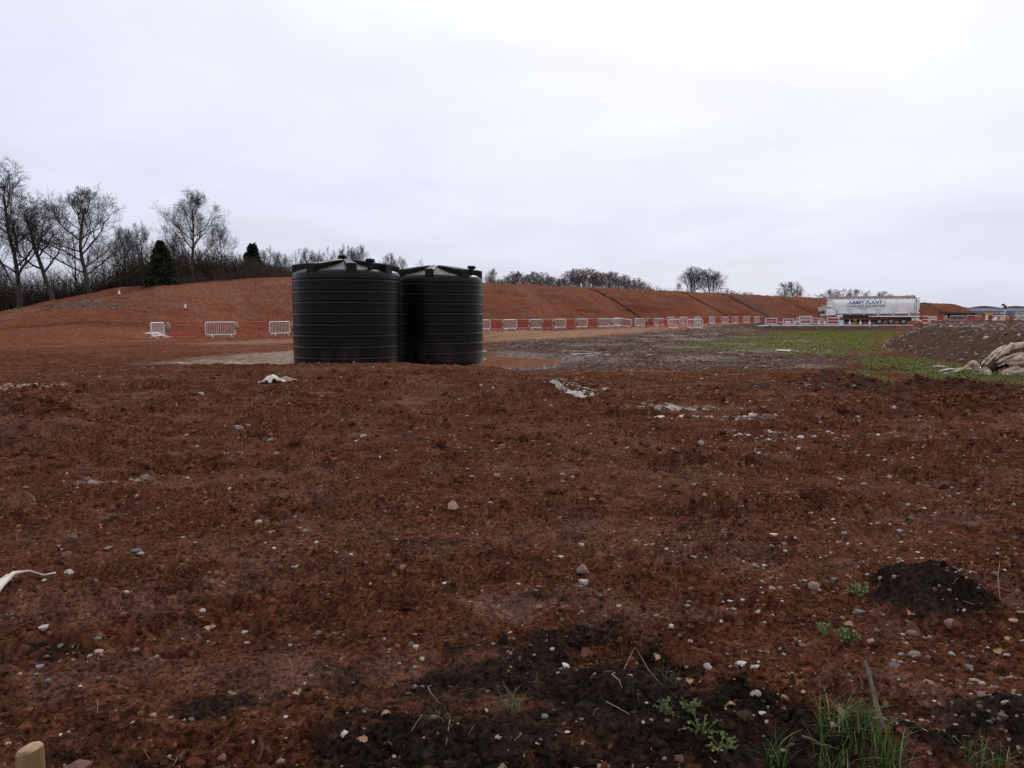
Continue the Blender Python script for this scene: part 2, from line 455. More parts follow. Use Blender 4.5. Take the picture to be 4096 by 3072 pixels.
# ------------------------------------------------------------------ materials
def mat(name, color=(.5, .5, .5), rough=.7, metal=0.0, spec=.5, noise=None, bump_=None, attr=None):
    m = bpy.data.materials.new(name); m.use_nodes = True
    nt = m.node_tree; b = nt.nodes['Principled BSDF']
    b.inputs['Base Color'].default_value = (*color, 1)
    b.inputs['Roughness'].default_value = rough
    b.inputs['Metallic'].default_value = metal
    b.inputs['Specular IOR Level'].default_value = spec
    tcn = nt.nodes.new('ShaderNodeTexCoord')
    src = None
    if attr:
        a = nt.nodes.new('ShaderNodeAttribute'); a.attribute_name = attr; src = a.outputs['Color']
        nt.links.new(src, b.inputs['Base Color'])
    if noise:                                   # (scale, second colour, low, high[, stretch])
        n = nt.nodes.new('ShaderNodeTexNoise'); n.inputs['Scale'].default_value = noise[0]; n.inputs['Detail'].default_value = 5
        n.inputs['Roughness'].default_value = .65
        if len(noise) > 4:
            mp = nt.nodes.new('ShaderNodeMapping'); mp.inputs['Scale'].default_value = noise[4]
            nt.links.new(tcn.outputs['Object'], mp.inputs[0]); nt.links.new(mp.outputs[0], n.inputs['Vector'])
        else:
            nt.links.new(tcn.outputs['Object'], n.inputs['Vector'])
        mr = nt.nodes.new('ShaderNodeMapRange'); mr.inputs[1].default_value = noise[2]; mr.inputs[2].default_value = noise[3]
        nt.links.new(n.outputs['Fac'], mr.inputs[0])
        mxn = nt.nodes.new('ShaderNodeMix'); mxn.data_type = 'RGBA'
        nt.links.new(mr.outputs[0], mxn.inputs[0])
        if src: nt.links.new(src, mxn.inputs[6])
        else: mxn.inputs[6].default_value = (*color, 1)
        mxn.inputs[7].default_value = (*noise[1], 1)
        nt.links.new(mxn.outputs[2], b.inputs['Base Color'])
    if bump_:                                   # (scale, distance)
        n = nt.nodes.new('ShaderNodeTexNoise'); n.inputs['Scale'].default_value = bump_[0]; n.inputs['Detail'].default_value = 6
        n.inputs['Roughness'].default_value = .7
        if len(bump_) > 2:
            mp = nt.nodes.new('ShaderNodeMapping'); mp.inputs['Scale'].default_value = bump_[2]
            nt.links.new(tcn.outputs['Object'], mp.inputs[0]); nt.links.new(mp.outputs[0], n.inputs['Vector'])
        else:
            nt.links.new(tcn.outputs['Object'], n.inputs['Vector'])
        bn = nt.nodes.new('ShaderNodeBump'); bn.inputs['Strength'].default_value = 1; bn.inputs['Distance'].default_value = bump_[1]
        nt.links.new(n.outputs['Fac'], bn.inputs['Height']); nt.links.new(bn.outputs[0], b.inputs['Normal'])
    return m


def terrain_mat():
    m = mat('soil', (.1, .04, .02), .9, attr='Col', spec=.06)
    nt = m.node_tree; b = nt.nodes['Principled BSDF']
    tcn = nt.nodes['Texture Coordinate']
    a = [n for n in nt.nodes if n.type == 'ATTRIBUTE'][0]
    n = nt.nodes.new('ShaderNodeTexNoise'); n.inputs['Scale'].default_value = 38; n.inputs['Detail'].default_value = 5; n.inputs['Roughness'].default_value = .75
    nt.links.new(tcn.outputs['Object'], n.inputs['Vector'])
    mr = nt.nodes.new('ShaderNodeMapRange'); mr.inputs[1].default_value = .36; mr.inputs[2].default_value = .66; mr.inputs[3].default_value = .22; mr.inputs[4].default_value = 1.95
    nt.links.new(n.outputs['Fac'], mr.inputs[0])
    nb = nt.nodes.new('ShaderNodeTexNoise'); nb.inputs['Scale'].default_value = 3.7; nb.inputs['Detail'].default_value = 7; nb.inputs['Roughness'].default_value = .72
    nt.links.new(tcn.outputs['Object'], nb.inputs['Vector'])
    mb_ = nt.nodes.new('ShaderNodeMapRange'); mb_.inputs[1].default_value = .32; mb_.inputs[2].default_value = .68; mb_.inputs[3].default_value = .55; mb_.inputs[4].default_value = 1.42
    nt.links.new(nb.outputs['Fac'], mb_.inputs[0])
    mu = nt.nodes.new('ShaderNodeMath'); mu.operation = 'MULTIPLY'; nt.links.new(mr.outputs[0], mu.inputs[0]); nt.links.new(mb_.outputs[0], mu.inputs[1])
    v = nt.nodes.new('ShaderNodeVectorMath'); v.operation = 'SCALE'
    nt.links.new(a.outputs['Color'], v.inputs[0]); nt.links.new(mu.outputs[0], v.inputs['Scale'])
    nt.links.new(v.outputs[0], b.inputs['Base Color'])
    n2 = nt.nodes.new('ShaderNodeTexNoise'); n2.inputs['Scale'].default_value = 42; n2.inputs['Detail'].default_value = 6; n2.inputs['Roughness'].default_value = .75
    nt.links.new(tcn.outputs['Object'], n2.inputs['Vector'])
    bn = nt.nodes.new('ShaderNodeBump'); bn.inputs['Distance'].default_value = .02; bn.inputs['Strength'].default_value = 1
    nt.links.new(n2.outputs['Fac'], bn.inputs['Height']); nt.links.new(bn.outputs[0], b.inputs['Normal'])
    a2 = nt.nodes.new('ShaderNodeAttribute'); a2.attribute_name = 'Wet'
    nt.links.new(a2.outputs['Fac'], b.inputs['Roughness'])
    ms = nt.nodes.new('ShaderNodeMapRange'); ms.inputs[1].default_value = .88; ms.inputs[2].default_value = .5; ms.inputs[3].default_value = 0.0; ms.inputs[4].default_value = .5
    nt.links.new(a2.outputs['Fac'], ms.inputs[0]); nt.links.new(ms.outputs[0], b.inputs['Specular IOR Level'])
    return m


M_SOIL = terrain_mat()
M_CLOD = mat('loose_soil', rough=.95, attr='Col', spec=0, bump_=(60, .004))
M_PEBBLE = mat('pebble', rough=.75, attr='Col', spec=.35)
M_GRASS = mat('grass_blade', rough=.6, attr='Col', spec=.3)
M_PLASTIC = mat('black_plastic', (.0026, .0028, .0034), 0.33, spec=.22, noise=(2.2, (.0055, .0052, .0052), .45, .8), bump_=(160, .0012))
nt_ = M_PLASTIC.node_tree; b_ = nt_.nodes['Principled BSDF']; src_ = b_.inputs['Base Color'].links[0].from_socket
sx_ = nt_.nodes.new('ShaderNodeSeparateXYZ'); nt_.links.new(nt_.nodes['Texture Coordinate'].outputs['Object'], sx_.inputs[0])
nn_ = nt_.nodes.new('ShaderNodeTexNoise'); nn_.inputs['Scale'].default_value = 3.5; nn_.inputs['Detail'].default_value = 6; nn_.inputs['Roughness'].default_value = .7
mp_ = nt_.nodes.new('ShaderNodeMapping'); mp_.inputs['Scale'].default_value = (1, 1, .35); nt_.links.new(nt_.nodes['Texture Coordinate'].outputs['Object'], mp_.inputs[0]); nt_.links.new(mp_.outputs[0], nn_.inputs['Vector'])
r1_ = nt_.nodes.new('ShaderNodeMapRange'); r1_.inputs[1].default_value = 1.1; r1_.inputs[2].default_value = .1; nt_.links.new(sx_.outputs['Z'], r1_.inputs[0])
r2_ = nt_.nodes.new('ShaderNodeMapRange'); r2_.inputs[1].default_value = .42; r2_.inputs[2].default_value = .72; nt_.links.new(nn_.outputs['Fac'], r2_.inputs[0])
m1_ = nt_.nodes.new('ShaderNodeMath'); m1_.operation = 'MULTIPLY'; nt_.links.new(r1_.outputs[0], m1_.inputs[0]); nt_.links.new(r2_.outputs[0], m1_.inputs[1])
x1_ = nt_.nodes.new('ShaderNodeMix'); x1_.data_type = 'RGBA'; nt_.links.new(m1_.outputs[0], x1_.inputs[0]); nt_.links.new(src_, x1_.inputs[6]); x1_.inputs[7].default_value = (.050, .026, .018, 1)
nt_.links.new(x1_.outputs[2], b_.inputs['Base Color'])
M_BARK = mat('bark', (.040, .033, .030), .9, noise=(3, (.065, .058, .048), .4, .7), bump_=(9, .04))
M_TWIG = mat('twigs', (.050, .042, .040), .9, spec=.2)
M_BIRCH = mat('birch_bark', (.11, .095, .09), .9, noise=(4, (.045, .037, .038), .4, .6))
M_BTWIG = mat('birch_twigs', (.105, .074, .076), .9, spec=.2)
M_FTWIG = mat('hazed_twigs', (.12, .115, .125), .9, spec=.2)  # twig colour lightened to stand in for distance haze
M_RTWIG = mat('red_twigs', (.075, .043, .041), .9, spec=.2)
M_NEEDLE = mat('needles', (.026, .033, .021), .9, spec=.15, noise=(1.2, (.046, .050, .030), .4, .65))
M_UNDER = mat('undergrowth', (.056, .046, .035), .9, spec=.1, noise=(.5, (.095, .078, .058), .4, .65))
M_WHITE = mat('white_paint', (.74, .73, .72), .45, noise=(1.5, (.55, .50, .47), .55, .8))
M_RED = mat('red_paint', (.50, .030, .024), .5, noise=(2, (.30, .05, .035), .5, .8))
M_REDP = mat('red_plastic', (.52, .035, .03), .45)
M_TRAIL = mat('trailer_white', (.92, .91, .91), .42, noise=(.55, (.78, .73, .69), .5, .85))
M_DIRTY = mat('dusty_cream', (.46, .40, .34), .75, noise=(2.2, (.30, .25, .21), .4, .7))
M_CREAM = mat('cream_paint', (.62, .58, .50), .55, noise=(2, (.42, .37, .31), .5, .8))
M_BLACK = mat('black_metal', (.018, .020, .022), .55, noise=(2, (.05, .038, .03), .5, .8))
M_RUBBER = mat('tyre_rubber', (.016, .016, .017), .8, noise=(3, (.05, .035, .028), .45, .75))
M_RIM = mat('wheel_rim', (.60, .50, .46), .6, noise=(4, (.10, .045, .03), .4, .7))
M_BLUE = mat('blue_lettering', (.018, .035, .22), .5)
M_SKYB = mat('light_blue_stripe', (.22, .42, .72), .5)
M_NAVY = mat('navy_lettering', (.02, .022, .07), .5)
M_YEL = mat('yellow_paint', (.62, .36, .03), .5)
M_STEEL = mat('galvanised_steel', (.30, .28, .27), .5, metal=.4)
M_SCAF = mat('scaffold_tube', (.24, .17, .14), .6, metal=.2)
M_SACK = mat('hessian', (.34, .27, .20), .9, noise=(9, (.22, .16, .11), .4, .7), bump_=(60, .01))
M_CLOTH = mat('white_cloth', (.58, .54, .50), .85, noise=(6, (.36, .25, .19), .45, .75))
M_FLEECE = mat('muddy_fleece', (.46, .43, .39), .95, noise=(5, (.20, .12, .08), .45, .68), bump_=(40, .02))
M_WOOD = mat('post_wood', (.27, .195, .085), .75, noise=(3.0, (.17, .10, .035), .35, .65, (9, 9, .35)), bump_=(30, .003, (6, 6, .3)))
M_ENDG = mat('end_grain', (.42, .26, .14), .85, noise=(18, (.17, .10, .07), .4, .65), bump_=(45, .004))
M_STUMP = mat('weathered_root_wood', (.90, .72, .54), .85, noise=(4.0, (.10, .055, .035), .50, .66, (1.0, 3.2, 4.5)), bump_=(9, .14, (1, 3, 5)))
M_STICK = mat('stick', (.085, .058, .040), .85, noise=(12, (.05, .03, .02), .4, .6))
M_STRAW = mat('dry_straw', (.26, .19, .115), .85)
M_LEAF = mat('dead_leaf', (.40, .25, .14), .7, noise=(30, (.25, .14, .08), .4, .7))
M_PALEROOT = mat('stripped_root', (.62, .55, .49), .7, noise=(7, (.32, .22, .17), .45, .7))
M_GREEN = mat('weed_leaf', (.085, .13, .028), .6, noise=(20, (.15, .16, .05), .4, .7))
M_DRAIN = mat('dark_stone_drain', (.012, .010, .010), 1.0, spec=0, noise=(3, (.030, .022, .02), .4, .7))
M_SHED = mat('hazed_grey_cladding', (.17, .19, .26), .6, noise=(.15, (.20, .22, .29), .4, .6))  # distance haze is mixed into the warehouse wall colour
M_SHED2 = mat('hazed_pale_cladding', (.40, .43, .49), .6)  # upper wall and bays, colour paled to imitate haze
M_ROOFE = mat('hazed_roof_edge', (.24, .27, .36), .6)  # roof colour lightened in place of real haze
M_WIN = mat('dark_glass', (.03, .035, .04), .15)
M_WATER = mat('muddy_water', (.17, .085, .048), .03, spec=.4, noise=(.8, (.23, .115, .065), .4, .65))
M_CLEARW = mat('shallow_water', (.10, .075, .06), .28, spec=.8)
M_TAPE = mat('white_tape', (.74, .76, .84), .5)
M_LIME = mat('white_lime', (.60, .57, .54), .9, noise=(8, (.35, .24, .18), .45, .7))
STONE_M = {
    'white': mat('white_stone', (.54, .49, .43), .8, noise=(9, (.20, .105, .07), .46, .66), bump_=(30, .006)),
    'pink': mat('pink_stone', (.31, .21, .165), .85, noise=(9, (.16, .075, .048), .42, .64), bump_=(30, .006)),
    'grey': mat('grey_stone', (.21, .195, .185), .8, noise=(9, (.13, .075, .055), .44, .66), bump_=(30, .005)),
    'slate': mat('blue_grey_stone', (.16, .165, .175), .75, noise=(9, (.11, .075, .06), .44, .66), bump_=(30, .005)),
    'brown': mat('brown_stone', (.155, .078, .052), .85, noise=(12, (.08, .035, .022), .4, .7), bump_=(30, .006)),
}


# ------------------------------------------------------------------ mesh helpers
def mesh_np(name, V, quads=None, tris=None, material=None, smooth=False, colr=None, wet=None):
    V = np.ascontiguousarray(V, np.float32)
    me = bpy.data.meshes.new(name)
    loops = []; starts = []; tot = []
    n = 0
    for F, k in ((quads, 4), (tris, 3)):
        if F is not None and len(F):
            F = np.asarray(F, np.int32)
            loops.append(F.ravel()); starts.append(np.arange(len(F), dtype=np.int32) * k + n); n += F.size
    loops = np.concatenate(loops); starts = np.concatenate(starts)
    me.vertices.add(len(V)); me.vertices.foreach_set('co', V.ravel())
    me.loops.add(len(loops)); me.loops.foreach_set('vertex_index', loops)
    me.polygons.add(len(starts)); me.polygons.foreach_set('loop_start', starts)
    me.update(calc_edges=True)
    me.polygons.foreach_set('use_smooth', np.full(len(starts), smooth, bool))
    if colr is not None:
        a = me.attributes.new('Col', 'FLOAT_COLOR', 'POINT')
        c4 = np.ones((len(V), 4), np.float32); c4[:, :3] = colr
        a.data.foreach_set('color', c4.ravel())
    if wet is not None:
        a = me.attributes.new('Wet', 'FLOAT', 'POINT'); a.data.foreach_set('value', np.ascontiguousarray(wet, np.float32))
    if material: me.materials.append(material)
    return me


def link(name, me, parent=None, loc=None, rotz=0.0):
    o = bpy.data.objects.new(name, me); col.objects.link(o)
    if parent: o.parent = parent
    if loc is not None: o.location = loc
    if rotz: o.rotation_euler = (0, 0, rotz)
    return o


def tag(o, label, cat, group=None, kind=None):
    if label: o['label'] = label
    if cat: o['category'] = cat
    if group: o['group'] = group
    if kind: o['kind'] = kind
    return o


def root(name, loc, rotz=0.0):
    o = bpy.data.objects.new(name, None); o.empty_display_size = .2
    o.location = loc; o.rotation_euler = (0, 0, rotz); col.objects.link(o)
    return o


def copy_tree(src, parent=None):
    kids = [k for k in src.children]
    c = src.copy(); col.objects.link(c)
    if parent: c.parent = parent
    for k in kids: copy_tree(k, c)
    return c


class MB:
    """collects simple solids into one mesh"""
    def __init__(self): self.v = []; self.f = []

    def add(self, vs, fs):
        b = len(self.v); self.v += [tuple(p) for p in vs]; self.f += [tuple(i + b for i in q) for q in fs]

    def box(self, x0, x1, y0, y1, z0, z1, M=None):
        vs = [(x, y, z) for z in (z0, z1) for x, y in ((x0, y0), (x1, y0), (x1, y1), (x0, y1))]
        if M: vs = [tuple(M @ Vector(p)) for p in vs]
        self.add(vs, [(3, 2, 1, 0), (4, 5, 6, 7), (0, 1, 5, 4), (1, 2, 6, 5), (2, 3, 7, 6), (3, 0, 4, 7)])

    def tube(self, pts, r, n=6, closed=False, caps=True):
        pts = [Vector(p) for p in pts]; k = len(pts)
        rs = r if isinstance(r, (list, tuple)) else [r] * k
        vs = []; prev = None
        for i, p in enumerate(pts):
            a = pts[(i - 1) % k] if (closed or i > 0) else p
            b = pts[(i + 1) % k] if (closed or i < k - 1) else p
            d = (b - a).normalized()
            if prev is None:
                u = d.orthogonal().normalized()
            else:
                u = (prev - d * prev.dot(d))
                u = u.normalized() if u.length > 1e-6 else d.orthogonal().normalized()
            prev = u; w = d.cross(u)
            for j in range(n):
                an = 2 * math.pi * j / n
                vs.append(p + (u * math.cos(an) + w * math.sin(an)) * rs[i])
        fs = []
        for i in range(k if closed else k - 1):
            for j in range(n):
                a = i * n + j; b = i * n + (j + 1) % n
                c = ((i + 1) % k) * n + (j + 1) % n; d = ((i + 1) % k) * n + j
                fs.append((a, b, c, d))
        if caps and not closed:
            fs.append(tuple(range(n))[::-1]); fs.append(tuple((k - 1) * n + j for j in range(n)))
        self.add(vs, fs)

    def lathe(self, prof, n=24, c=(0, 0, 0), a0=0.0, a1=2 * math.pi, caps=True):
        full = abs(a1 - a0 - 2 * math.pi) < 1e-6
        m = n if full else n + 1
        vs = []
        for (r, z) in prof:
            for j in range(m):
                an = a0 + (a1 - a0) * j / n
                vs.append((c[0] + r * math.cos(an), c[1] + r * math.sin(an), c[2] + z))
        fs = []
        for i in range(len(prof) - 1):
            for j in range(n):
                a = i * m + j; b = i * m + (j + 1) % m
                fs.append((a, b, b + m, a + m))
        if caps and full:
            if prof[0][0] > 1e-4: fs.append(tuple(range(m))[::-1])
            if prof[-1][0] > 1e-4: fs.append(tuple((len(prof) - 1) * m + j for j in range(m)))
        self.add(vs, fs)

    def mesh(self, name, material, smooth=False, angle=None):
        me = bpy.data.meshes.new(name)
        me.from_pydata([tuple(p) for p in self.v], [], self.f)
        me.update()
        if smooth:
            me.polygons.foreach_set('use_smooth', np.ones(len(me.polygons), bool))
            if angle:
                try: me.set_sharp_from_angle(angle=angle)
                except Exception: pass
        if material: me.materials.append(material)
        return me

    def obj(self, name, material, parent=None, smooth=False, loc=None, rotz=0.0, angle=None):
        return link(name, self.mesh(name, material, smooth, angle), parent, loc, rotz)


def tubes_np(P0, P1, R0, R1, n=3):
    P0 = np.asarray(P0, float); P1 = np.asarray(P1, float); R0 = np.asarray(R0, float); R1 = np.asarray(R1, float)
    d = P1 - P0; L = np.linalg.norm(d, axis=1, keepdims=True) + 1e-9; d = d / L
    ref = np.where(np.abs(d[:, 2:3]) < .9, np.array([[0, 0, 1.]]), np.array([[1., 0, 0]]))
    u = np.cross(d, ref); u /= np.linalg.norm(u, axis=1, keepdims=True); w = np.cross(d, u)
    m = len(P0); V = np.zeros((m, 2 * n, 3))
    for j in range(n):
        a = 2 * math.pi * j / n
        o = u * math.cos(a) + w * math.sin(a)
        V[:, j] = P0 + o * R0[:, None]; V[:, n + j] = P1 + o * R1[:, None]
    base = (np.arange(m) * 2 * n)[:, None]
    F = np.concatenate([base + np.array([[j, (j + 1) % n, n + (j + 1) % n, n + j]]) for j in range(n)], 0)
    return V.reshape(-1, 3), F


def join_np(parts):
    V = []; F = []; b = 0
    for v, f in parts:
        V.append(v); F.append(f + b); b += len(v)
    return np.concatenate(V), np.concatenate(F)


_ICO = {}


def ico(sub):
    if sub not in _ICO:
        bm = bmesh.new(); bmesh.ops.create_icosphere(bm, subdivisions=sub, radius=1.0)
        bm.verts.ensure_lookup_table()
        _ICO[sub] = (np.array([v.co[:] for v in bm.verts]), np.array([[v.index for v in f.verts] for f in bm.faces]))
        bm.free()
    return _ICO[sub]


# ------------------------------------------------------------------ ground meshes
def radii(a, b, f):
    out = [a]
    while out[-1] < b: out.append(out[-1] + f(out[-1]))
    out[-1] = b
    return np.array(out)


RN = radii(1.6, 30.0, lambda r: min(max(r * r / 1320 * 1.2, .0046), .0068 * r))
RF = np.concatenate([radii(30, 60, lambda r: .007 * r), radii(60, 185, lambda r: .0052 * r)[1:], radii(185, 600, lambda r: .018 * r)[1:], radii(600, 5200, lambda r: .12 * r)[1:]])
fine = np.arange(-R(36.5), R(36.5) + 1e-6, R(73) / 700)
side = np.concatenate([np.linspace(R(36.5), R(52), 20)[1:], np.linspace(R(52), R(180), 26)[1:-1]])
TH = np.concatenate([-side[::-1], fine, side])
THc = np.concatenate([TH, [math.pi]])        # closing column behind the camera
if len(THc) % 2 == 0:
    THc = np.concatenate([THc[:-1], [(THc[-2] + math.pi) / 2, math.pi]])
THF = THc[::2]


def grid(rr, th):
    r, a = np.meshgrid(rr, th, indexing='ij')
    x = (r * np.sin(a)).ravel(); y = (r * np.cos(a)).ravel()
    nc = len(th)
    z = H(x, y)
    i = np.arange(len(rr) - 1)[:, None] * nc; j = np.arange(nc)[None, :]
    j2 = (j + 1) % nc
    q = np.stack([i + j, i + nc + j, i + nc + j2, i + j2], -1).reshape(-1, 4)
    return x, y, z, q


x, y, z, q = grid(RN, THc)
nc = len(THc); last = (len(RN) - 1) * nc
zl = z[last:last + nc].copy(); xl = x[last:last + nc].copy(); yl = y[last:last + nc].copy()
for k in range(1, nc - 1, 2):                # weld the fine edge to the coarser ring beyond
    for arr, src in ((z, zl), (x, xl), (y, yl)):
        arr[last + k] = (src[k - 1] + src[k + 1]) / 2
c, w = paint(x, y)
g_near = link('ground', mesh_np('ground', np.stack([x, y, z], 1), q, None, M_SOIL, True, c, w))
tag(g_near, None, None, kind='structure')
x, y, z, q = grid(RF, THF)
c, w = paint(x, y)
fx = x[q].mean(1); fy = y[q].mean(1)
s_, t_ = st(fx, fy)
s0_ = np.interp(t_, [16, 24, 30, 40], [-6, -1, 5.5, 8])
e_cls = (s_ > s0_ - .5) & (s_ < 52) & (t_ > 12) & (t_ < 416)
m_cls = inpoly(fx, fy, MOUND)
k_cls = inpoly(fx, fy, Z_TRACK) & ~e_cls & (s_ < 6)
for nm_, sel in (('embankment', e_cls), ('gravel_heap', m_cls & ~e_cls), ('track', k_cls & ~m_cls), ('field', ~(e_cls | m_cls | k_cls))):
    qq = q[sel]
    u, inv = np.unique(qq, return_inverse=True)
    o = link(nm_, mesh_np(nm_, np.stack([x[u], y[u], z[u]], 1), inv.reshape(-1, 4), None, M_SOIL, True, c[u], w[u]))
    tag(o, None, None, kind='structure')
# ------------------------------------------------------------------ water
def water(name, cx, cy, rx, ry, z, m, rot=0.0):
    n = 48
    vs = [(0, 0, 0)] + [(rx * math.cos(2 * math.pi * k / n) * (1 + .10 * math.sin(3 * k)), ry * math.sin(2 * math.pi * k / n), 0) for k in range(n)]
    mb = MB(); mb.add(vs, [(0, 1 + k, 1 + (k + 1) % n) for k in range(n)])
    o = mb.obj(name, m, loc=(cx, cy, z), rotz=rot)
    return tag(o, None, None, kind='structure')


water('puddle', PUD[0], PUD[1], PUD[2] * 1.35, PUD[3] * 1.3, -.085, M_WATER)
for (px, py, rx, ry, dz) in ((588, 354.4, .95, .9, -.008), (606, 352.2, 1.2, 1.0, -.010), (640, 353.5, 1.0, .8, -.015), (791, 350.6, .55, .9, .012), (752, 347.6, .22, .25, -.02)):
    X, Y = ground_hit(px, py)
    xs = X + np.linspace(-rx, rx, 9); ys = np.full(9, Y)
    water('puddle', X, Y, rx, ry, float(np.median(H(xs, ys))) + dz, M_CLEARW, .2)

# ------------------------------------------------------------------ black water tanks
TR = 1.6


def tank(cx, cy, z0, yaw, vent_ang, label):
    t = root('water_tank', (cx, cy, z0), 0)
    prof = [(TR - .10, 0), (TR - .03, .02), (TR, .08)]
    z_r = [.41 + .32 * k for k in range(8)]
    for zr in z_r:                                # moulded grooves round the wall
        prof += [(TR, zr - .26), (TR, zr - .040), (TR + .003, zr - .014), (TR - .007, zr + .002), (TR - .009, zr + .012), (TR, zr + .026), (TR, zr + .05)]
    prof += [(TR, 2.80), (TR - .015, 2.86), (TR - .06, 2.915), (TR - .13, 2.945)]
    mb = MB(); mb.lathe(prof, 96, caps=False)
    mb.obj('wall', M_PLASTIC, t, True, angle=R(50))
    mb = MB()
    dome = [(TR - .13, 2.945)] + [(r, 2.945 + (TR - .13 - r) * .255 - .02 * math.sin((TR - .13 - r) / 1.2 * 3.14)) for r in (1.3, 1.1, .9, .7, .5, .34)] + [(.30, 3.27), (.26, 3.295), (0.001, 3.305)]
    mb.lathe(dome, 96, caps=False)
    mb.obj('lid', M_PLASTIC, t, True, angle=R(40))
    for k in range(8):                            # radial stiffening ribs
        a = yaw + k * math.pi / 4
        M = Matrix.Rotation(a, 4, 'Z')
        w0, w1 = .125, .09
        vs = []
        for (r, w_, zt, zb) in ((TR - .012, w0, 3.115, 2.78), (TR - .10, w0, 3.135, 2.88), (1.15, w0 * .98, 3.175, 3.0), (.75, w1 * 1.1, 3.245, 3.08), (.28, w1, 3.31, 3.2)):
            vs += [(r, -w_ + .02, zt), (r, w_ - .02, zt), (r, w_ + .012, zt - .022), (r, w_ + .02, zb), (r, -w_ - .02, zb), (r, -w_ - .012, zt - .022)]
        fs = []
        for i in range(4):
            for j in range(6):
                fs.append((i * 6 + j, i * 6 + (j + 1) % 6, (i + 1) * 6 + (j + 1) % 6, (i + 1) * 6 + j))
        fs.append((5, 4, 3, 2, 1, 0)); fs.append(tuple(24 + j for j in range(6)))
        r_ = MB(); r_.add([tuple(M @ Vector(p)) for p in vs], fs)
        r_.obj('rib', M_PLASTIC, t)
    vx, vy = 1.36 * math.cos(vent_ang), 1.36 * math.sin(vent_ang)
    v = MB(); v.lathe([(.082, 2.9), (.078, 3.20)], 20, (vx, vy, 0))
    vo = v.obj('vent_pipe', M_PLASTIC, t, True, angle=R(40))
    v = MB(); v.lathe([(.09, 3.16), (.135, 3.175), (.138, 3.25), (.125, 3.262), (.001, 3.266)], 20, (vx, vy, 0))
    v.obj('vent_cap', M_PLASTIC, vo, True, angle=R(40))
    return tag(t, label, 'water tank', 'black plastic water tanks')


TL = (at(347.8, 24.4), 24.4); TRT = (at(436.0, 27.4), 27.4)
def view_ang(c): return math.atan2(-c[1], -c[0])
tank(TL[0], TL[1], -.02, view_ang(TL) + R(5.5), view_ang(TL) + R(30), 'nearer black ribbed plastic water tank, standing in front of and overlapping the other tank')
tank(TRT[0], TRT[1], -.02, view_ang(TRT) - R(7), view_ang(TRT) + R(62), 'farther black ribbed plastic water tank, its foot in the brown puddle')

# ------------------------------------------------------------------ crowd barriers
def barrier_proto(color):
    m = {'white': M_WHITE, 'red': M_RED}[color]
    t = root('crowd_barrier', (0, 0, -500))
    L, z0, z1, r = 1.12, .20, 1.06, .12
    pts = []
    for (cx, cz, a0) in ((L - r, z1 - r, 0), (-L + r, z1 - r, 90), (-L + r, z0 + r, 180), (L - r, z0 + r, 270)):
        for k in range(4):
            a = R(a0 + 30 * k); pts.append((cx + r * math.cos(a), 0, cz + r * math.sin(a)))
    mb = MB(); mb.tube(pts, .034 if color == 'white' else .033, 6, closed=True); mb.obj('frame', m, t, True)
    mb = MB(); n = 13
    for k in range(n):
        x_ = -L + .16 + (2 * L - .32) * k / (n - 1)
        mb.tube([(x_, 0, z0), (x_, 0, z1)], 0.0115 if color == 'white' else .0150, 5, caps=False)
    o = mb.obj('bars', m, t, True); o['kind'] = 'stuff'
    for s in (-1, 1):
        mb = MB(); mb.tube([(s * .72, -.30, .015), (s * .72, -.05, .19), (s * .72, .05, .19), (s * .72, .30, .015)], .026, 6); mb.obj('foot', m, t, True)
    for zz in (.42, .80):
        mb = MB(); mb.tube([(L, 0, zz), (L + .07, 0, zz), (L + .07, 0, zz + .10)], .013, 5); mb.obj('hook', m, t, True)
    return t


PROTO = {'white': barrier_proto('white'), 'red': barrier_proto('red')}
USED = {'white': False, 'red': False}
BARS = []


def place_barrier(color, x, y, ang, label, group, tilt=0.0, lean=0.0, z=None):
    o = PROTO[color] if not USED[color] else copy_tree(PROTO[color])
    USED[color] = True
    o.location = (x, y, (float(H0(np.array([x]), np.array([y]))[0]) + .02) if z is None else z)
    o.rotation_euler = (lean, tilt, ang)
    tag(o, label, 'barrier', group)
    return o


def bag(x, y, z, ang, label, sc=1.0):
    V, F = ico(3)
    V = V.copy() * np.array([.17, .13, .25]) * sc
    n = fbm(V[:, 0] * 9 + x, V[:, 2] * 9 + y, 200, 3) * .05
    V = V * (1 + n[:, None] * 3)
    V[:, 0] *= 1 - .35 * np.clip(V[:, 2] / .25, -1, 1)
    o = link('sandbag', mesh_np('sandbag', V, None, F, M_SACK, True), None, (x, y, z), ang)
    tag(o, label, 'sandbag', 'sandbags hung on the barriers')


ORD = ['first', 'second', 'third', 'fourth', 'fifth', 'sixth', 'seventh', 'eighth', 'ninth', 'tenth', 'eleventh', 'twelfth', 'thirteenth', 'fourteenth', 'fifteenth', 'sixteenth', 'seventeenth', 'eighteenth', 'nineteenth', 'twentieth']
GB = 'crowd barriers along the foot of the embankment'
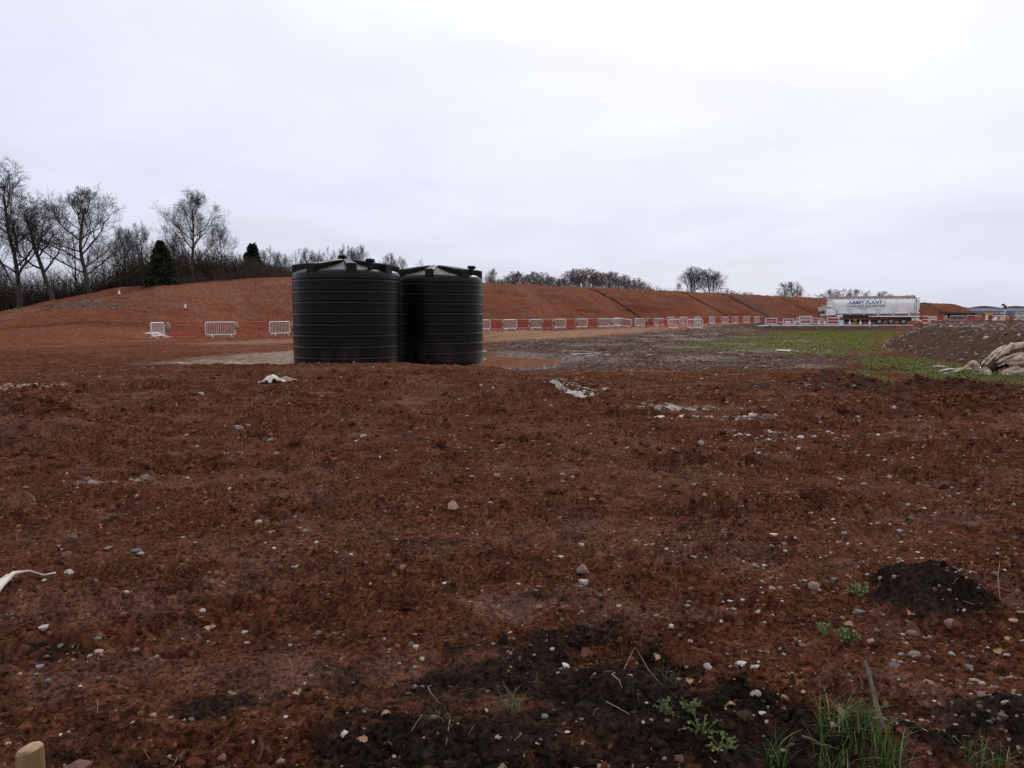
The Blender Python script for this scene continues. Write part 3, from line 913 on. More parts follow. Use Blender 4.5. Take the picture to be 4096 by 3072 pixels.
# left of the tanks
PL = [(147.5, 51.0), (168.6, 54.6), (169.3, 54.2), (204, 54.6), (205.3, 54.8), (236.6, 56.6), (238, 56.8), (266, 58.4), (267.2, 58.6), (293, 61.2)]
LAB = ['white crowd barrier at the left end of the row, white sheeting at its foot', 'red crowd barrier between the leftmost white barrier and the next white one',
       'white crowd barrier between the two red ones left of the tanks', 'red crowd barrier between two white ones, second red one from the left end',
       'white crowd barrier just left of the nearer black tank']
for i in range(5):
    (a, da), (b, db) = PL[2 * i], PL[2 * i + 1]
    x0, y0, x1, y1 = at(a, da), da, at(b, db), db
    place_barrier('white' if i % 2 == 0 else 'red', (x0 + x1) / 2, (y0 + y1) / 2, math.atan2(y1 - y0, x1 - x0), LAB[i], GB)
for px, d, l in ((169.5, 54.2, 'tan sandbag on the joint beside the leftmost white barrier'), (237.3, 56.5, 'tan sandbag hung between the white barrier and second red barrier, left of tanks'), (293.8, 61, 'tan sandbag hung on the barrier joint just left of the nearer tank')):
    X = at(px, d); bag(X, d - .1, float(H0(X, d)) + .82, 0, l, 1.15)
# partly hidden by the tanks
X = at(301, 63.5); place_barrier('red', X, 63.5, math.atan2(1.6, 1.6), 'red crowd barrier mostly hidden behind the nearer black tank', GB)
# long row to the right
SEG = [(476.5, 488.2, 'white'), (488.8, 502.4, 'red'), (503, 516.6, 'white'), (517, 528.8, 'red'), (529, 541, 'white'), (541.3, 553, 'red'), (553.4, 564.5, 'white'), (564.8, 575.8, 'red'),
       (576, 586.3, 'white'), (586.7, 597, 'red'), (597.2, 608.4, 'white'), (608.8, 620, 'white'), (624, 630.8, 'tilt'), (633.4, 645.6, 'white'), (646, 655, 'red'), (655, 661.3, 'white'),
       (661.6, 667.2, 'red'), (667.5, 674.3, 'white'), (674.6, 679.5, 'red'), (679.7, 686, 'white'), (686.4, 693.2, 'red'), (693.4, 700.6, 'white'), (700.9, 707.7, 'red'), (707.9, 715.3, 'white'), (715.6, 720.8, 'red'),
       (721, 727, 'white'), (727.3, 731.2, 'red'), (731.4, 737.4, 'white'), (737.7, 742.8, 'red'), (743, 748.4, 'white'), (748.7, 753.6, 'red'), (753.8, 758.6, 'white'), (759, 764, 'red')]
cnt = {'white': 0, 'red': 0}
for a, b, kk in SEG:
    k = ((a + b) / 2 - CX) / FPX
    Y = BA / (1 - BK * k); X = k * Y
    cc = 'white' if kk == 'tilt' else kk
    if kk == 'tilt':
        lb = 'white crowd barrier tipped askew in the long row right of the tanks'
    else:
        lb = f'{ORD[cnt[cc]]} upright {cc} crowd barrier in the long row right of the tanks'
        cnt[cc] += 1
    ang = math.atan2(BK, 1)
    if kk == 'tilt': place_barrier(cc, X - .4, Y + 2.0, R(8), lb, GB, tilt=R(7))
    else: place_barrier(cc, X, Y, ang + random.uniform(-.07, .07), lb, GB)
for i, px in enumerate((503.4, 529.6, 541.6, 553.8, 576.6, 597.5, 609.2, 620.4, 646.2, 661.5)):
    k = (px - CX) / FPX; Y = BA / (1 - BK * k)
    X = k * Y; bag(X, Y - .18, float(H0(X, Y)) + .85, random.random(), f'{ORD[i]} tan sandbag hung along the long barrier row right of the tanks', 1.2)
# short second row standing out in front
GB2 = 'four crowd barriers standing in front of the long row'
for (a, b, cc, lb) in ((661, 671.7, 'red', 'leftmost red barrier of the short row standing in front of the long one'), (672, 680.7, 'white', 'white barrier between the two red ones of the short front row'),
                       (681, 689.7, 'red', 'red barrier between the two white ones of the short front row'), (690, 699.3, 'white', 'white barrier at the right end of the short front row')):
    Y = 84 + (a - 661) * .055; k = ((a + b) / 2 - CX) / FPX
    ang = math.atan2(.62, 1.0) if cc == 'white' else math.atan2(.8, 1)
    place_barrier(cc, k * Y, Y, ang, lb, GB2)

# ------------------------------------------------------------------ works enclosure round the tanker
def zg(X, Y): return float(H0(np.array([X]), np.array([Y]))[0])


def plastic_barrier(px, Y, wpx, base, m_, label, h=1.0, ang=0.0):
    """chunky plastic pedestrian barrier with a slotted panel"""
    X = at(px, Y); L = wpx * Y / FPX / 2
    t = root('plastic_barrier', (X, Y, zg(X, Y)), ang)
    mb = MB()
    mb.box(-L, L, -.035, .035, h - .12, h); mb.box(-L, L, -.035, .035, .14, .28); mb.box(-L, L, -.033, .033, h * .52, h * .60)
    mb.box(-L, -L + .09, -.036, .036, .1401, h - .001); mb.box(L - .09, L, -.036, .036, .1401, h - .001)
    mb.obj('frame', base, t)
    mb = MB(); n = max(4, int(L * 2 / .12))
    for k in range(n):
        xx = -L + .12 + (2 * L - .24) * k / (n - 1)
        mb.box(xx - .018, xx + .018, -.012, .012, .281, h - .121)
    o = mb.obj('slats', m_, t); o['kind'] = 'stuff'
    mb = MB(); mb.box(-L * .7, L * .7, -.014, .014, h * .34, h * .50); mb.obj('reflective_strip', M_RED if base is not M_REDP else M_WHITE, t)
    for s in (-1, 1):
        mb = MB(); mb.box(s * L * .72 - .05, s * L * .72 + .05, -.28, .28, .0, .07); mb.box(s * L * .72 - .03, s * L * .72 + .03, -.05, .05, .071, .139); mb.obj('foot', M_RUBBER, t)
    tag(t, label, 'plastic barrier', 'plastic barriers round the tanker')
    return t


PBS = [(770.5, 107, 12.5, M_WHITE, M_RED, 'white framed plastic barrier at the foot of the grey handrails', 1.0, .1),
       (779.5, 108, 5, M_REDP, M_REDP, 'narrow red plastic barrier right of the foot of the handrails', .95, .3),
       (787.5, 106, 10.5, M_WHITE, M_RED, 'white and red plastic barrier behind a huddle of cones', .92, -.1),
       (797.5, 109, 7, M_REDP, M_WHITE, 'red plastic barrier at the left of the tall white one', 1.2, .2),
       (804.5, 107, 12.5, M_WHITE, M_WHITE, 'tall white plastic barrier between the handrails and the tanker', 1.25, -.12),
       (814.5, 112, 6, M_CREAM, M_RED, 'cream plastic barrier just right of the tall white one', 1.0, .2),
       (820.5, 112, 5.5, M_CREAM, M_CREAM, 'cream slatted plastic barrier left of the red ended one', 1.0, -.1),
       (832, 105, 12.5, M_WHITE, M_RED, 'white barrier with red slats below the front of the tanker', 1.08, .05),
       (919.5, 116, 3.6, M_REDP, M_REDP, 'narrow red plastic barrier just behind the tanker', 1.2, .1),
       (924, 118, 7, M_WHITE, M_RED, 'white framed barrier with red slats beyond the rear of the tanker', 1.25, .1),
       (931.7, 119, 6.6, M_WHITE, M_TAPE, 'bluish white slatted barrier right of the tanker rear', 1.2, -.05),
       (939, 119, 5.5, M_REDP, M_REDP, 'red plastic barrier beside the beige sack on the right', 1.2, .1),
       (971, 120, 13, M_REDP, M_REDP, 'long red plastic barrier behind the gravel heap', .95, 0),
       (980.5, 119, 2.4, M_REDP, M_REDP, 'bright narrow red barrier end behind the gravel heap', 1.0, .1),
       (993, 121, 7, M_REDP, M_REDP, 'dark red plastic barrier with a white rag on it', 1.0, .1),
       (1006.8, 121, 4.5, M_REDP, M_RED, 'red plastic barrier second from the right edge behind the heap', 1.0, 0),
       (1013.5, 121, 4, M_REDP, M_WHITE, 'red and white plastic barrier near the right edge behind the heap', 1.0, 0)]
for a in PBS: plastic_barrier(*a)
for (px, Y, ang, tilt, lb) in ((956, 120, .0, 0, 'white crowd barrier behind the gravel heap, right of the beige sack'), (972, 122, .0, R(4), 'white crowd barrier leaning sideways over the red barriers on the right'),
                               (985, 122, .9, 0, 'white crowd barrier set askew behind the gravel heap'), (996.5, 150, .1, 0, 'farther white crowd barrier seen above the red ones by the lamp mast'),
                               (1000, 121, .2, 0, 'white crowd barrier under the lamp mast behind the heap'), (1019.5, 121, .5, 0, 'white crowd barrier at the right edge behind the heap'), (1018, 155, .0, 0, 'farthest white crowd barrier at the right edge')):
    X = at(px, Y); place_barrier('white', X, Y, ang, lb, 'white crowd barriers beyond the gravel heap', tilt=tilt, z=zg(X, Y) + .2)
bag(at(944.5, 118), 118, .95, .3, 'large beige sack on the barriers right of the tanker', 2.2)
bag(at(1017, 140), 140, 1.0, .3, 'pale sack by the far barriers at the right edge', 2.0)
mb = MB()
V, F = ico(3); V = V * np.array([.5, .12, .26]); V = V * (1 + .35 * fbm(V[:, 0] * 5, V[:, 2] * 6, 210, 3)[:, None])
o = link('rag', mesh_np('rag', V, None, F, M_WHITE, True), None, (at(993, 120.6), 120.6, .75)); o.rotation_euler = (0, R(-40), 0)
tag(o, 'white rag caught on the dark red barrier behind the heap', 'rag')


def cone(X, Y, z, s, label):
    t = root('traffic_cone', (X, Y, z), random.random())
    mb = MB(); mb.box(-.24 * s, .24 * s, -.24 * s, .24 * s, 0, .05 * s); mb.obj('base', M_RUBBER, t)
    mb = MB(); mb.lathe([(.19 * s, .051 * s), (.15 * s, .22 * s)], 14, caps=False); mb.lathe([(.07 * s, .62 * s), (.03 * s, .86 * s), (.001, .862 * s)], 14, caps=False); mb.obj('body', M_REDP, t, True)
    mb = MB(); mb.lathe([(.152 * s, .22 * s), (.072 * s, .62 * s)], 14, caps=False); mb.obj('white_sleeve', M_WHITE, t, True)
    tag(t, label, 'traffic cone', 'traffic cones')


X, Y = ground_hit(185.3, 309.6); cone(X, Y, Hs(X, Y), .74, 'traffic cone standing on the red slope above the left barriers')
cx_, cy_ = crest_pt(121.5, 19.8); cone(cx_, cy_, Hs(cx_, cy_), .74, 'traffic cone on top of the ramp in front of the bare trees')
for i, (px, Y, lb) in enumerate(((785.6, 104, 'leftmost cone of the huddle by the white and red barrier'), (788.3, 103.6, 'middle cone of the huddle by the white and red barrier'), (794.5, 104, 'cone at the foot of the tall white barrier'),
                                 (818, 104, 'cone left of the barrier below the tanker front'), (824, 104, 'cone right beside the barrier below the tanker front'),
                                 (848.8, 104, 'traffic cone standing under the tanker belly, left one'), (859.5, 103.5, 'traffic cone half hidden under the middle of the tanker'), (868.6, 104, 'traffic cone in front of the first tanker wheel'))):
    X = at(px, Y); cone(X, Y, zg(X, Y), 1.0, lb)
# white box and stake
t = root('equipment_box', (at(840, 104.5), 104.5, zg(at(840, 104.5), 104.5)))
mb = MB(); mb.box(-.27, .27, -.2, .2, .10, .66); mb.box(-.29, .29, -.22, .22, .661, .72); mb.obj('casing', M_TAPE, t)
mb = MB(); mb.box(-.2, .2, -.15, .15, 0, .099); mb.obj('base', M_RUBBER, t)
tag(t, 'small white box on a dark base beside the tanker front', 'box')
# red rope on pins, white pipe lying along the bank
t = root('rope_fence', (at(800, 101), 101, 0))
x0 = at(800, 101); pins = [766, 778, 795, 808, 822, 842, 864, 885, 905]
for px in pins:
    X = at(px, 101) - x0; mb = MB(); mb.tube([(X, 0, zg(X + x0, 101) - .1), (X, 0, zg(X + x0, 101) + 1.05)], .018, 5); mb.obj('pin', M_SCAF, t)
pts = []
for a, b in zip(pins[:-1], pins[1:]):
    for k in range(4):
        u = k / 4; X = at(a + (b - a) * u, 101); pts.append((X - x0, -.02, zg(X, 101) + .98 - .10 * math.sin(math.pi * u)))
mb = MB(); mb.tube(pts, .016, 5); mb.obj('rope', M_REDP, t)
tag(t, 'thin red rope strung on pins in front of the tanker', 'rope fence')
pts = []
for px in np.linspace(758, 912, 40):
    X = at(px, 95.6); pts.append((X, 95.6 + .2 * math.sin(px * .3), zg(X, 95.6) + .10))
mb = MB(); mb.tube(pts, .06, 8); o = mb.obj('pipe', M_TAPE, None, True)
tag(o, 'long white pipe lying along the dark bank before the tanker', 'pipe')
# sheet of white lime on the ground by the tanker wheels
mb = MB(); n = 24; X0 = at(888, 97)
vs = [(0, 0, .03)] + [(3.4 * math.cos(2 * math.pi * k / n) * (1 + .2 * math.sin(5 * k)), 2.2 * math.sin(2 * math.pi * k / n), 0) for k in range(n)]
mb.add([(p[0], p[1], zg(X0 + p[0], 97 + p[1]) + .12 + p[2]) for p in vs], [(0, 1 + k, 1 + (k + 1) % n) for k in range(n)])
o = mb.obj('plastic_sheet', M_TAPE, None, True, loc=(X0, 97, 0)); tag(o, 'white plastic sheet spread on the ground in front of the tanker wheels', 'sheet')

# ------------------------------------------------------------------ tanker trailer
TX, TY = at(870, 112), 112.0
trl = root('tanker_trailer', (TX, TY, zg(TX, TY)), -math.atan2(TX, TY))
U = lambda u: (u - 1240) * .00723
Vv = lambda v: (662 - v) * .00791
zt = Vv(176)
fun = [860, 1105, 1360, 1620, 1890]; apx = [615, 740, 985, 1230, 1490, 1755, 2010]
ends_u = [470, 500, 540, 590, 640]; ends_v = [225, 262, 310, 375, 440]
ends2_u = [1950, 1985, 2015, 2040, 2052]; ends2_v = [466, 462, 446, 400, 300]
us = sorted(set(list(range(660, 1941, 20)) + ends_u + ends2_u))
NS = 28; ring = []
for u in us:
    zb = np.interp(u, ends_u + [700] + [1900] + ends2_u, ends_v + [462, 462] + ends2_v)
    zb_ = Vv(zb); zc = max(Vv(300), zb_ + .35) if 640 < u < 1980 else (zt + zb_) / 2
    zc = min(zc, (zt + zb_) / 2 + .35)
    w_ = 1.2 * np.interp(u, [470, 500, 560, 640, 1950, 2020, 2052], [.35, .62, .86, 1, 1, .90, .62])
    wb = .12 if 660 <= u <= 1945 and min(abs(u - f) for f in fun) < 30 else .25
    pr = []
    for k in range(NS):
        a = 2 * math.pi * k / NS
        c_, s_n = math.cos(a), math.sin(a)
        if s_n >= 0: pr.append((U(u), w_ * c_, zc + (zt - zc) * s_n))
        else:
            v_ = -s_n; dd = min(abs(u - f) for f in fun); hop = min(dd / 110, 1) if 660 <= u <= 1945 else 1
            pr.append((U(u), 0 if v_ > .985 else w_ * np.sign(c_) * (1 - (.10 + .12 * (1 - hop)) * v_ ** 2), zc - (zc - zb_) * min(v_ * 1.18, 1)))
    ring.append(pr)
mb = MB(); vs = [p for r_ in ring for p in r_]; fs = []
for i in range(len(ring) - 1):
    for j in range(NS):
        fs.append((i * NS + j, (i + 1) * NS + j, (i + 1) * NS + (j + 1) % NS, i * NS + (j + 1) % NS))
fs.append(tuple(range(NS))); fs.append(tuple((len(ring) - 1) * NS + j for j in range(NS))[::-1])
mb.add(vs, fs); mb.obj('silo', M_TRAIL, trl, True)
for a in (740, 985, 1230, 1490, 1755):        # triangular skirt plates between the hoppers
    x0, x1, xa = U(a - 121), U(a + 121), U(a)
    for s in (-1, 1):
        mb = MB(); yb, yt = 1.235, 1.215
        mb.add([(x0, s * yb, Vv(464)), (x1, s * yb, Vv(464)), (xa, s * yt, Vv(356)), (x0, s * (yb - .05), Vv(464)), (x1, s * (yb - .05), Vv(464)), (xa, s * (yt - .05), Vv(356))],
               [(0, 1, 2), (5, 4, 3), (0, 3, 4, 1), (1, 4, 5, 2), (2, 5, 3, 0)])
        mb.obj('skirt_plate', M_TRAIL, trl)
for f in fun:
    mb = MB(); mb.lathe([(.16, Vv(505)), (.18, Vv(462))], 12, (U(f), -.85, 0)); mb.obj('outlet', M_TRAIL, trl, True)
mb = MB(); mb.box(U(650), U(1930), -1.0, 1.0, Vv(487), Vv(466)); mb.obj('deck_rail', M_STEEL, trl)
mb = MB(); mb.box(U(470), U(1985), -.72, .72, Vv(198), Vv(160)); mb.obj('walkway', M_DIRTY, trl)
mb = MB(); mb.tube([(U(470), -.95, Vv(203)), (U(1985), -.95, Vv(203))], .03, 6)
for u in range(540, 1980, 94): mb.box(U(u) - .05, U(u) + .05, -.98, -.7, Vv(206), Vv(190))
mb.obj('side_rail', M_DIRTY, trl)
mb = MB()
for k in range(26):
    a, b = random.uniform(1835, 1985), random.uniform(-.6, .6); h = random.uniform(.05, .28)
    p = Vector((U(a), b, Vv(165))); mb.tube([p, p + Vector((random.uniform(-.3, .3), random.uniform(-.2, .2), h))], .02, 4)
    mb.box(U(a) - .12, U(a) + .12, b - .1, b + .1, Vv(168), Vv(168) + h * .5)
o = mb.obj('hatch_clutter', M_DIRTY, trl)
o['kind'] = 'stuff'
mb = MB(); mb.tube([(U(1960), -.98, Vv(190)), (U(1992), -1.02, Vv(200)), (U(2004), -1.05, Vv(225)), (U(2003), -1.05, Vv(262))], .055, 8); mb.obj('hose', M_BLACK, trl, True)
mb = MB(); mb.tube([(U(2000), -.9, Vv(185)), (U(2045), -.9, Vv(190)), (U(2055), -.9, Vv(260)), (U(2050), -.9, Vv(380)), (U(2020), -.9, Vv(470)), (U(2000), -.9, Vv(560))], .07, 8); mb.obj('rear_frame', M_TRAIL, trl, True)
mb = MB()
for du in (0, 34): mb.tube([(U(1975 + du), -1.22, Vv(255)), (U(1975 + du), -1.22, Vv(630))], .026, 6)
for v in range(275, 630, 38): mb.tube([(U(1975), -1.22, Vv(v)), (U(2009), -1.22, Vv(v))], .016, 5)
mb.obj('ladder', M_STEEL, trl)
mb = MB(); mb.tube([(U(462), -.95, Vv(168)), (U(448), -.95, Vv(230)), (U(425), -1.0, Vv(400)), (U(405), -1.0, Vv(430))], .055, 8); mb.tube([(U(462), .95, Vv(168)), (U(425), 1.0, Vv(400))], .055, 8)
mb.tube([(U(455), -1.0, Vv(180)), (U(455), 1.0, Vv(180))], .06, 8); mb.obj('front_frame', M_CREAM, trl, True)
mb = MB(); mb.box(U(428), U(486), -1.12, .9, Vv(497), Vv(428)); mb.box(U(488), U(606), -1.08, .9, Vv(490), Vv(418)); mb.box(U(470), U(560), -.9, .9, Vv(418) + .002, Vv(330)); mb.obj('side_locker', M_TRAIL, trl)
mb = MB(); mb.add([(U(478), s_y, Vv(203)) for s_y in (-.72, .72)] + [(U(432), s_y, Vv(426)) for s_y in (-.80, .80)] + [(U(655), s_y, Vv(455)) for s_y in (-.80, .80)] + [(U(560), s_y, Vv(203)) for s_y in (-.72, .72)], [(0, 2, 4, 6), (7, 5, 3, 1), (0, 1, 3, 2), (2, 3, 5, 4), (4, 5, 7, 6), (6, 7, 1, 0)]); mb.obj('front_panel', M_TRAIL, trl)
mb = MB(); mb.box(U(455), U(525), -1.125, -1.0, Vv(356), Vv(345)); mb.box(U(458), U(474), -1.13, -1.1, Vv(465), Vv(453)); mb.obj('badge', M_NAVY, trl)
mb = MB(); mb.box(U(283), U(345), -.9, .5, Vv(418), Vv(347)); mb.box(U(350), U(405), -.8, .5, Vv(405), Vv(350)); mb.box(U(288), U(415), -.85, .55, Vv(500), Vv(470)); mb.box(U(330), U(375), -.6, .4, Vv(469), Vv(419))
mb.tube([(U(360), -.3, Vv(350)), (U(360), -.3, Vv(305))], .05, 8); mb.tube([(U(395), -.4, Vv(350)), (U(395), -.4, Vv(310))], .04, 8)
cu = mb.obj('compressor_unit', M_CREAM, trl)
mb = MB(); mb.box(U(280), U(325), -.86, .4, Vv(492), Vv(450)); mb.box(U(295), U(312), -.905, -.89, Vv(405), Vv(390)); mb.box(U(340), U(395), -.7, .3, Vv(463), Vv(425)); mb.obj('engine_block', M_BLACK, cu)
mb = MB(); mb.box(U(640), U(2010), -.45, -.33, Vv(566), Vv(540)); mb.box(U(640), U(2010), .33, .45, Vv(566), Vv(540)); mb.box(U(640), U(2010), -.3295, .3295, Vv(560), Vv(546)); mb.obj('chassis', M_BLACK, trl)
mb = MB(); mb.add([(U(615), -1.05, Vv(497)), (U(735), -1.05, Vv(470)), (U(735), -1.05, Vv(528)), (U(660), -1.05, Vv(528)), (U(615), 1.05, Vv(497)), (U(735), 1.05, Vv(470)), (U(735), 1.05, Vv(528)), (U(660), 1.05, Vv(528))],
                  [(0, 3, 2, 1), (4, 5, 6, 7), (0, 1, 5, 4), (1, 2, 6, 5), (2, 3, 7, 6), (3, 0, 4, 7)]); mb.obj('front_skirt', M_TRAIL, trl)
mb = MB(); mb.box(U(738), U(1268), -1.16, -1.12, Vv(496), Vv(486)); mb.box(U(738), U(1268), -1.16, -1.02, Vv(574), Vv(530))
for u in (742, 845, 950, 1060, 1160, 1258): mb.box(U(u) - .04, U(u) + .04, -1.155, -1.125, Vv(529.5), Vv(496.5))
for (a, b) in ((790, 900), (960, 1040), (1080, 1250)): mb.box(U(a), U(b), -1.0, -.4, Vv(580), Vv(500))
mb.obj('side_guard', M_BLACK, trl)
mb = MB(); mb.tube([(U(1195), -1.2, Vv(515)), (U(2075), -1.2, Vv(514))], .085, 10); mb.tube([(U(1195), 1.2, Vv(515)), (U(2075), 1.2, Vv(514))], .085, 10); mb.obj('discharge_pipe', M_TRAIL, trl, True)
mb = MB(); mb.box(U(660), U(1330), -.95, .95, Vv(618), Vv(500)); mb.box(U(1332), U(1990), -.7, .7, Vv(590), Vv(512)); mb.obj('underbody', M_BLACK, trl)
for u in (700, 1010):
    for s in (-.8, .8):
        mb = MB(); mb.box(U(u) - .06, U(u) + .06, s - .06, s + .06, .10, Vv(560)); mb.box(U(u) - .18, U(u) + .18, s - .15, s + .15, .0, .099); mb.obj('landing_leg', M_BLACK, trl)
mb = MB(); mb.tube([(U(690), -1.0, Vv(548)), (U(785), -1.05, Vv(600))], .03, 6); mb.tube([(U(1455), -1.18, Vv(612)), (U(1540), -1.2, Vv(590)), (U(1640), -1.2, Vv(600)), (U(1720), -1.2, Vv(612))], .03, 6); mb.obj('loose_hose', M_DIRTY, trl, True)
mb = MB(); mb.box(U(935), U(985), -1.19, -1.165, Vv(590), Vv(560)); mb.box(U(905), U(985), -.95, -.8, Vv(645), Vv(615)); mb.obj('yellow_fitting', M_YEL, trl)
for u in (1388, 1590, 1800):
    for s in (-1, 1):
        w = bpy.data.objects.new('wheel', None); w.empty_display_size = .1; col.objects.link(w); w.parent = trl
        w.location = (U(u), s * 1.02, .47); w.rotation_euler = (R(90), 0, 0)
        mb = MB(); mb.lathe([(.29, -.15), (.42, -.165), (.465, -.12), (.475, 0), (.465, .12), (.42, .165), (.29, .15)], 28, caps=False); mb.obj('tyre', M_RUBBER, w, True, angle=R(35))
        mb = MB(); mb.lathe([(.29, -.14), (.27, -.10), (.24, .06), (.12, .06), (.11, .14 * 1), (.07, .16), (.001, .16)] if s < 0 else [(.29, .14), (.27, .10), (.24, .02), (.12, .02), (.11, -.14), (.07, -.16), (.001, -.16)], 20, caps=False)
        mb.lathe([(.289, -.14), (.289, .14)], 24, caps=False); mb.obj('rim', M_RIM, w, True, angle=R(35))
        if s < 0:
            mb = MB(); pts = []
            n = 12
            for rr in (.56, .60):
                for yy in (-1.24, -.80):
                    for k in range(n + 1):
                        a = math.pi * (-.02 + 1.04 * k / n); pts.append((U(u) + rr * math.cos(a), yy, .50 + rr * math.sin(a)))
            m_ = n + 1; fs = []
            for k in range(n):
                fs += [(k, k + 1, m_ + k + 1, m_ + k), (2 * m_ + k, 3 * m_ + k, 3 * m_ + k + 1, 2 * m_ + k + 1), (k, 2 * m_ + k, 2 * m_ + k + 1, k + 1), (m_ + k, m_ + k + 1, 3 * m_ + k + 1, 3 * m_ + k)]
            mb.add(pts, fs); mb.obj('mudguard', M_BLACK, trl, True, angle=R(40))
    mb = MB(); mb.tube([(U(u), -1.0, .47), (U(u), 1.0, .47)], .07, 8); mb.obj('axle', M_BLACK, trl)
mb = MB(); mb.box(U(1935), U(2080), -1.15, 1.15, Vv(585), Vv(540)); mb.obj('rear_bumper', M_TRAIL, trl)
mb = MB(); mb.box(U(2060), U(2085), -1.2, -.9, Vv(560), Vv(530)); mb.box(U(1925), U(1985), -1.19, -1.152, Vv(600), Vv(586)); mb.obj('rear_lamp', M_BLACK, trl)
mb = MB(); mb.lathe([(.001, -.14), (.10, -.1), (.14, 0), (.10, .1), (.001, .14)], 12, (U(2045), -.95, Vv(455))); mb.obj('coupling', M_TRAIL, trl, True)


def silo_y(z):
    zc = Vv(300)
    if z >= zc: q_ = (z - zc) / (zt - zc); return 1.2 * math.sqrt(max(0, 1 - q_ * q_))
    q_ = (zc - z) / (zc - Vv(462)); return 1.2 * (1 - .06 * q_ * q_)


def lettering(txt, u0, u1, vb, vt, m, name, shear=0.0, off=0.0, rot=False):
    cu_ = bpy.data.curves.new('t', 'FONT'); cu_.body = txt; cu_.shear = shear; cu_.offset = off; cu_.resolution_u = 3; cu_.extrude = 0
    o_ = bpy.data.objects.new('t', cu_); col.objects.link(o_)
    dg = bpy.context.evaluated_depsgraph_get()
    me = bpy.data.meshes.new_from_object(o_.evaluated_get(dg))
    bpy.data.objects.remove(o_); bpy.data.curves.remove(cu_)
    me.name = name
    co = np.array([v.co[:] for v in me.vertices])
    if rot: co = np.stack([-co[:, 1], co[:, 0], co[:, 2]], 1)
    lo, hi = co.min(0), co.max(0)
    X_ = U(u0) + (co[:, 0] - lo[0]) / (hi[0] - lo[0]) * (U(u1) - U(u0))
    Z_ = Vv(vb) + (co[:, 1] - lo[1]) / (hi[1] - lo[1]) * (Vv(vt) - Vv(vb))
    for v, a, b in zip(me.vertices, X_, Z_): v.co = (a, -silo_y(b) - .035, b)
    me.materials.clear(); me.materials.append(m); me.update()
    return link(name, me, trl)


def stripe(u0, u1, v0, v1, m, name, off=.025):
    mb = MB(); n = 8; vs = []
    for k in range(n + 1):
        z = Vv(v1) + (Vv(v0) - Vv(v1)) * k / n
        for X_ in (U(u0), U(u1)): vs.append((X_, -silo_y(z) - off, z))
    mb.add(vs, [(2 * k, 2 * k + 2, 2 * k + 3, 2 * k + 1) for k in range(n)])
    return mb.obj(name, m, trl)


stripe(800, 1490, 226, 384, M_TRAIL, 'sign_panel', .018)
stripe(818, 1490, 227, 230.5, M_SKYB, 'stripe', .03); stripe(806, 1484, 298.5, 302.5, M_SKYB, 'stripe', .03)
lettering('ABBEY PLANT', 814, 1432, 292, 239, M_BLUE, 'lettering', shear=.22, off=.042)
lettering('LTD', 1450, 1484, 292, 238, M_SKYB, 'lettering', rot=True)
lettering('Tel. 01434 606370  Mobile 07907 730787', 802, 1474, 352, 317, M_NAVY, 'lettering', off=.016)
lettering('info@abbeyplant.co.uk', 955, 1253, 378, 359, M_NAVY, 'lettering', off=.01)
tag(trl, 'white five hopper tanker trailer lettered ABBEY PLANT, parked before the embankment', 'tanker trailer')

# ------------------------------------------------------------------ drains, handrails and bits on the embankment
def drain(px, label, bend=.0, L=13.0):
    p = crest_pt(px, 19.6); mb = MB(); n = 34; vs = []; side_ = np.array([.6339, .7734])
    for k in range(n + 1):
        u = k / n; c_ = p + DOWN * L * u + side_ * (bend * math.sin(u * 3.1) + .12 * math.sin(9 * u + px))
        for s in (-.34, -.16, .16, .34):
            w_ = c_ + side_ * s; dz = .07 if abs(s) < .3 else -.05
            vs.append((w_[0], w_[1], Hs(w_[0], w_[1]) + dz))
    fs = [(4 * k + j, 4 * k + 4 + j, 4 * k + 5 + j, 4 * k + 1 + j) for k in range(n) for j in range(3)]
    mb.add(vs, fs); o = mb.obj('drain', M_DRAIN, None, True)
    tag(o, label, 'drain', 'dark stone drains running down the embankment')


drain(589, 'dark drain running down the slope, first one right of the tanks')
drain(680, 'dark drain below the two bushy trees, left of the grey handrails', .3)
drain(776, 'dark drain coming down the slope to the front of the tanker')
drain(919, 'dark drain just beyond the rear of the tanker')
drain(944, 'dark drain nearest the right end of the embankment')

p = crest_pt(719, 20.5)
stair = root('stairway', (p[0], p[1], 0))
side_ = np.array([.6339, .7734])
for s in (-1.1, 1.1):
    mb = MB(); n = 13; tops = []
    for k in range(n):
        c_ = p + DOWN * (14.5 * k / (n - 1) - .5) + side_ * s
        z = zg(c_[0], c_[1]); a = (c_[0] - p[0], c_[1] - p[1])
        mb.tube([(a[0], a[1], z - .2), (a[0], a[1], z + 1.15)], .040, 5); tops.append((a[0], a[1], z))
    for h in (.25, .62, 1.12): mb.tube([(t_[0], t_[1], t_[2] + h) for t_ in tops], .038, 5)
    mb.obj('handrail', M_SCAF, stair)
mb = MB()
for k in range(30):
    c_ = p + DOWN * (13.6 * k / 29); z = zg(c_[0], c_[1]); a = np.array([c_[0] - p[0], c_[1] - p[1]])
    e0 = a - side_ * 1.0; e1 = a + side_ * 1.0; d_ = DOWN * .14
    q_ = [e0 - d_, e1 - d_, e1 + d_, e0 + d_]
    mb.add([(v_[0], v_[1], z + .10) for v_ in q_] + [(v_[0], v_[1], z + .16) for v_ in q_], [(3, 2, 1, 0), (4, 5, 6, 7), (0, 1, 5, 4), (1, 2, 6, 5), (2, 3, 7, 6), (3, 0, 4, 7)])
o = mb.obj('treads', M_SCAF, stair); o['kind'] = 'stuff'
tag(stair, 'scaffold stairway with grey tube handrails climbing the embankment', 'stairway')
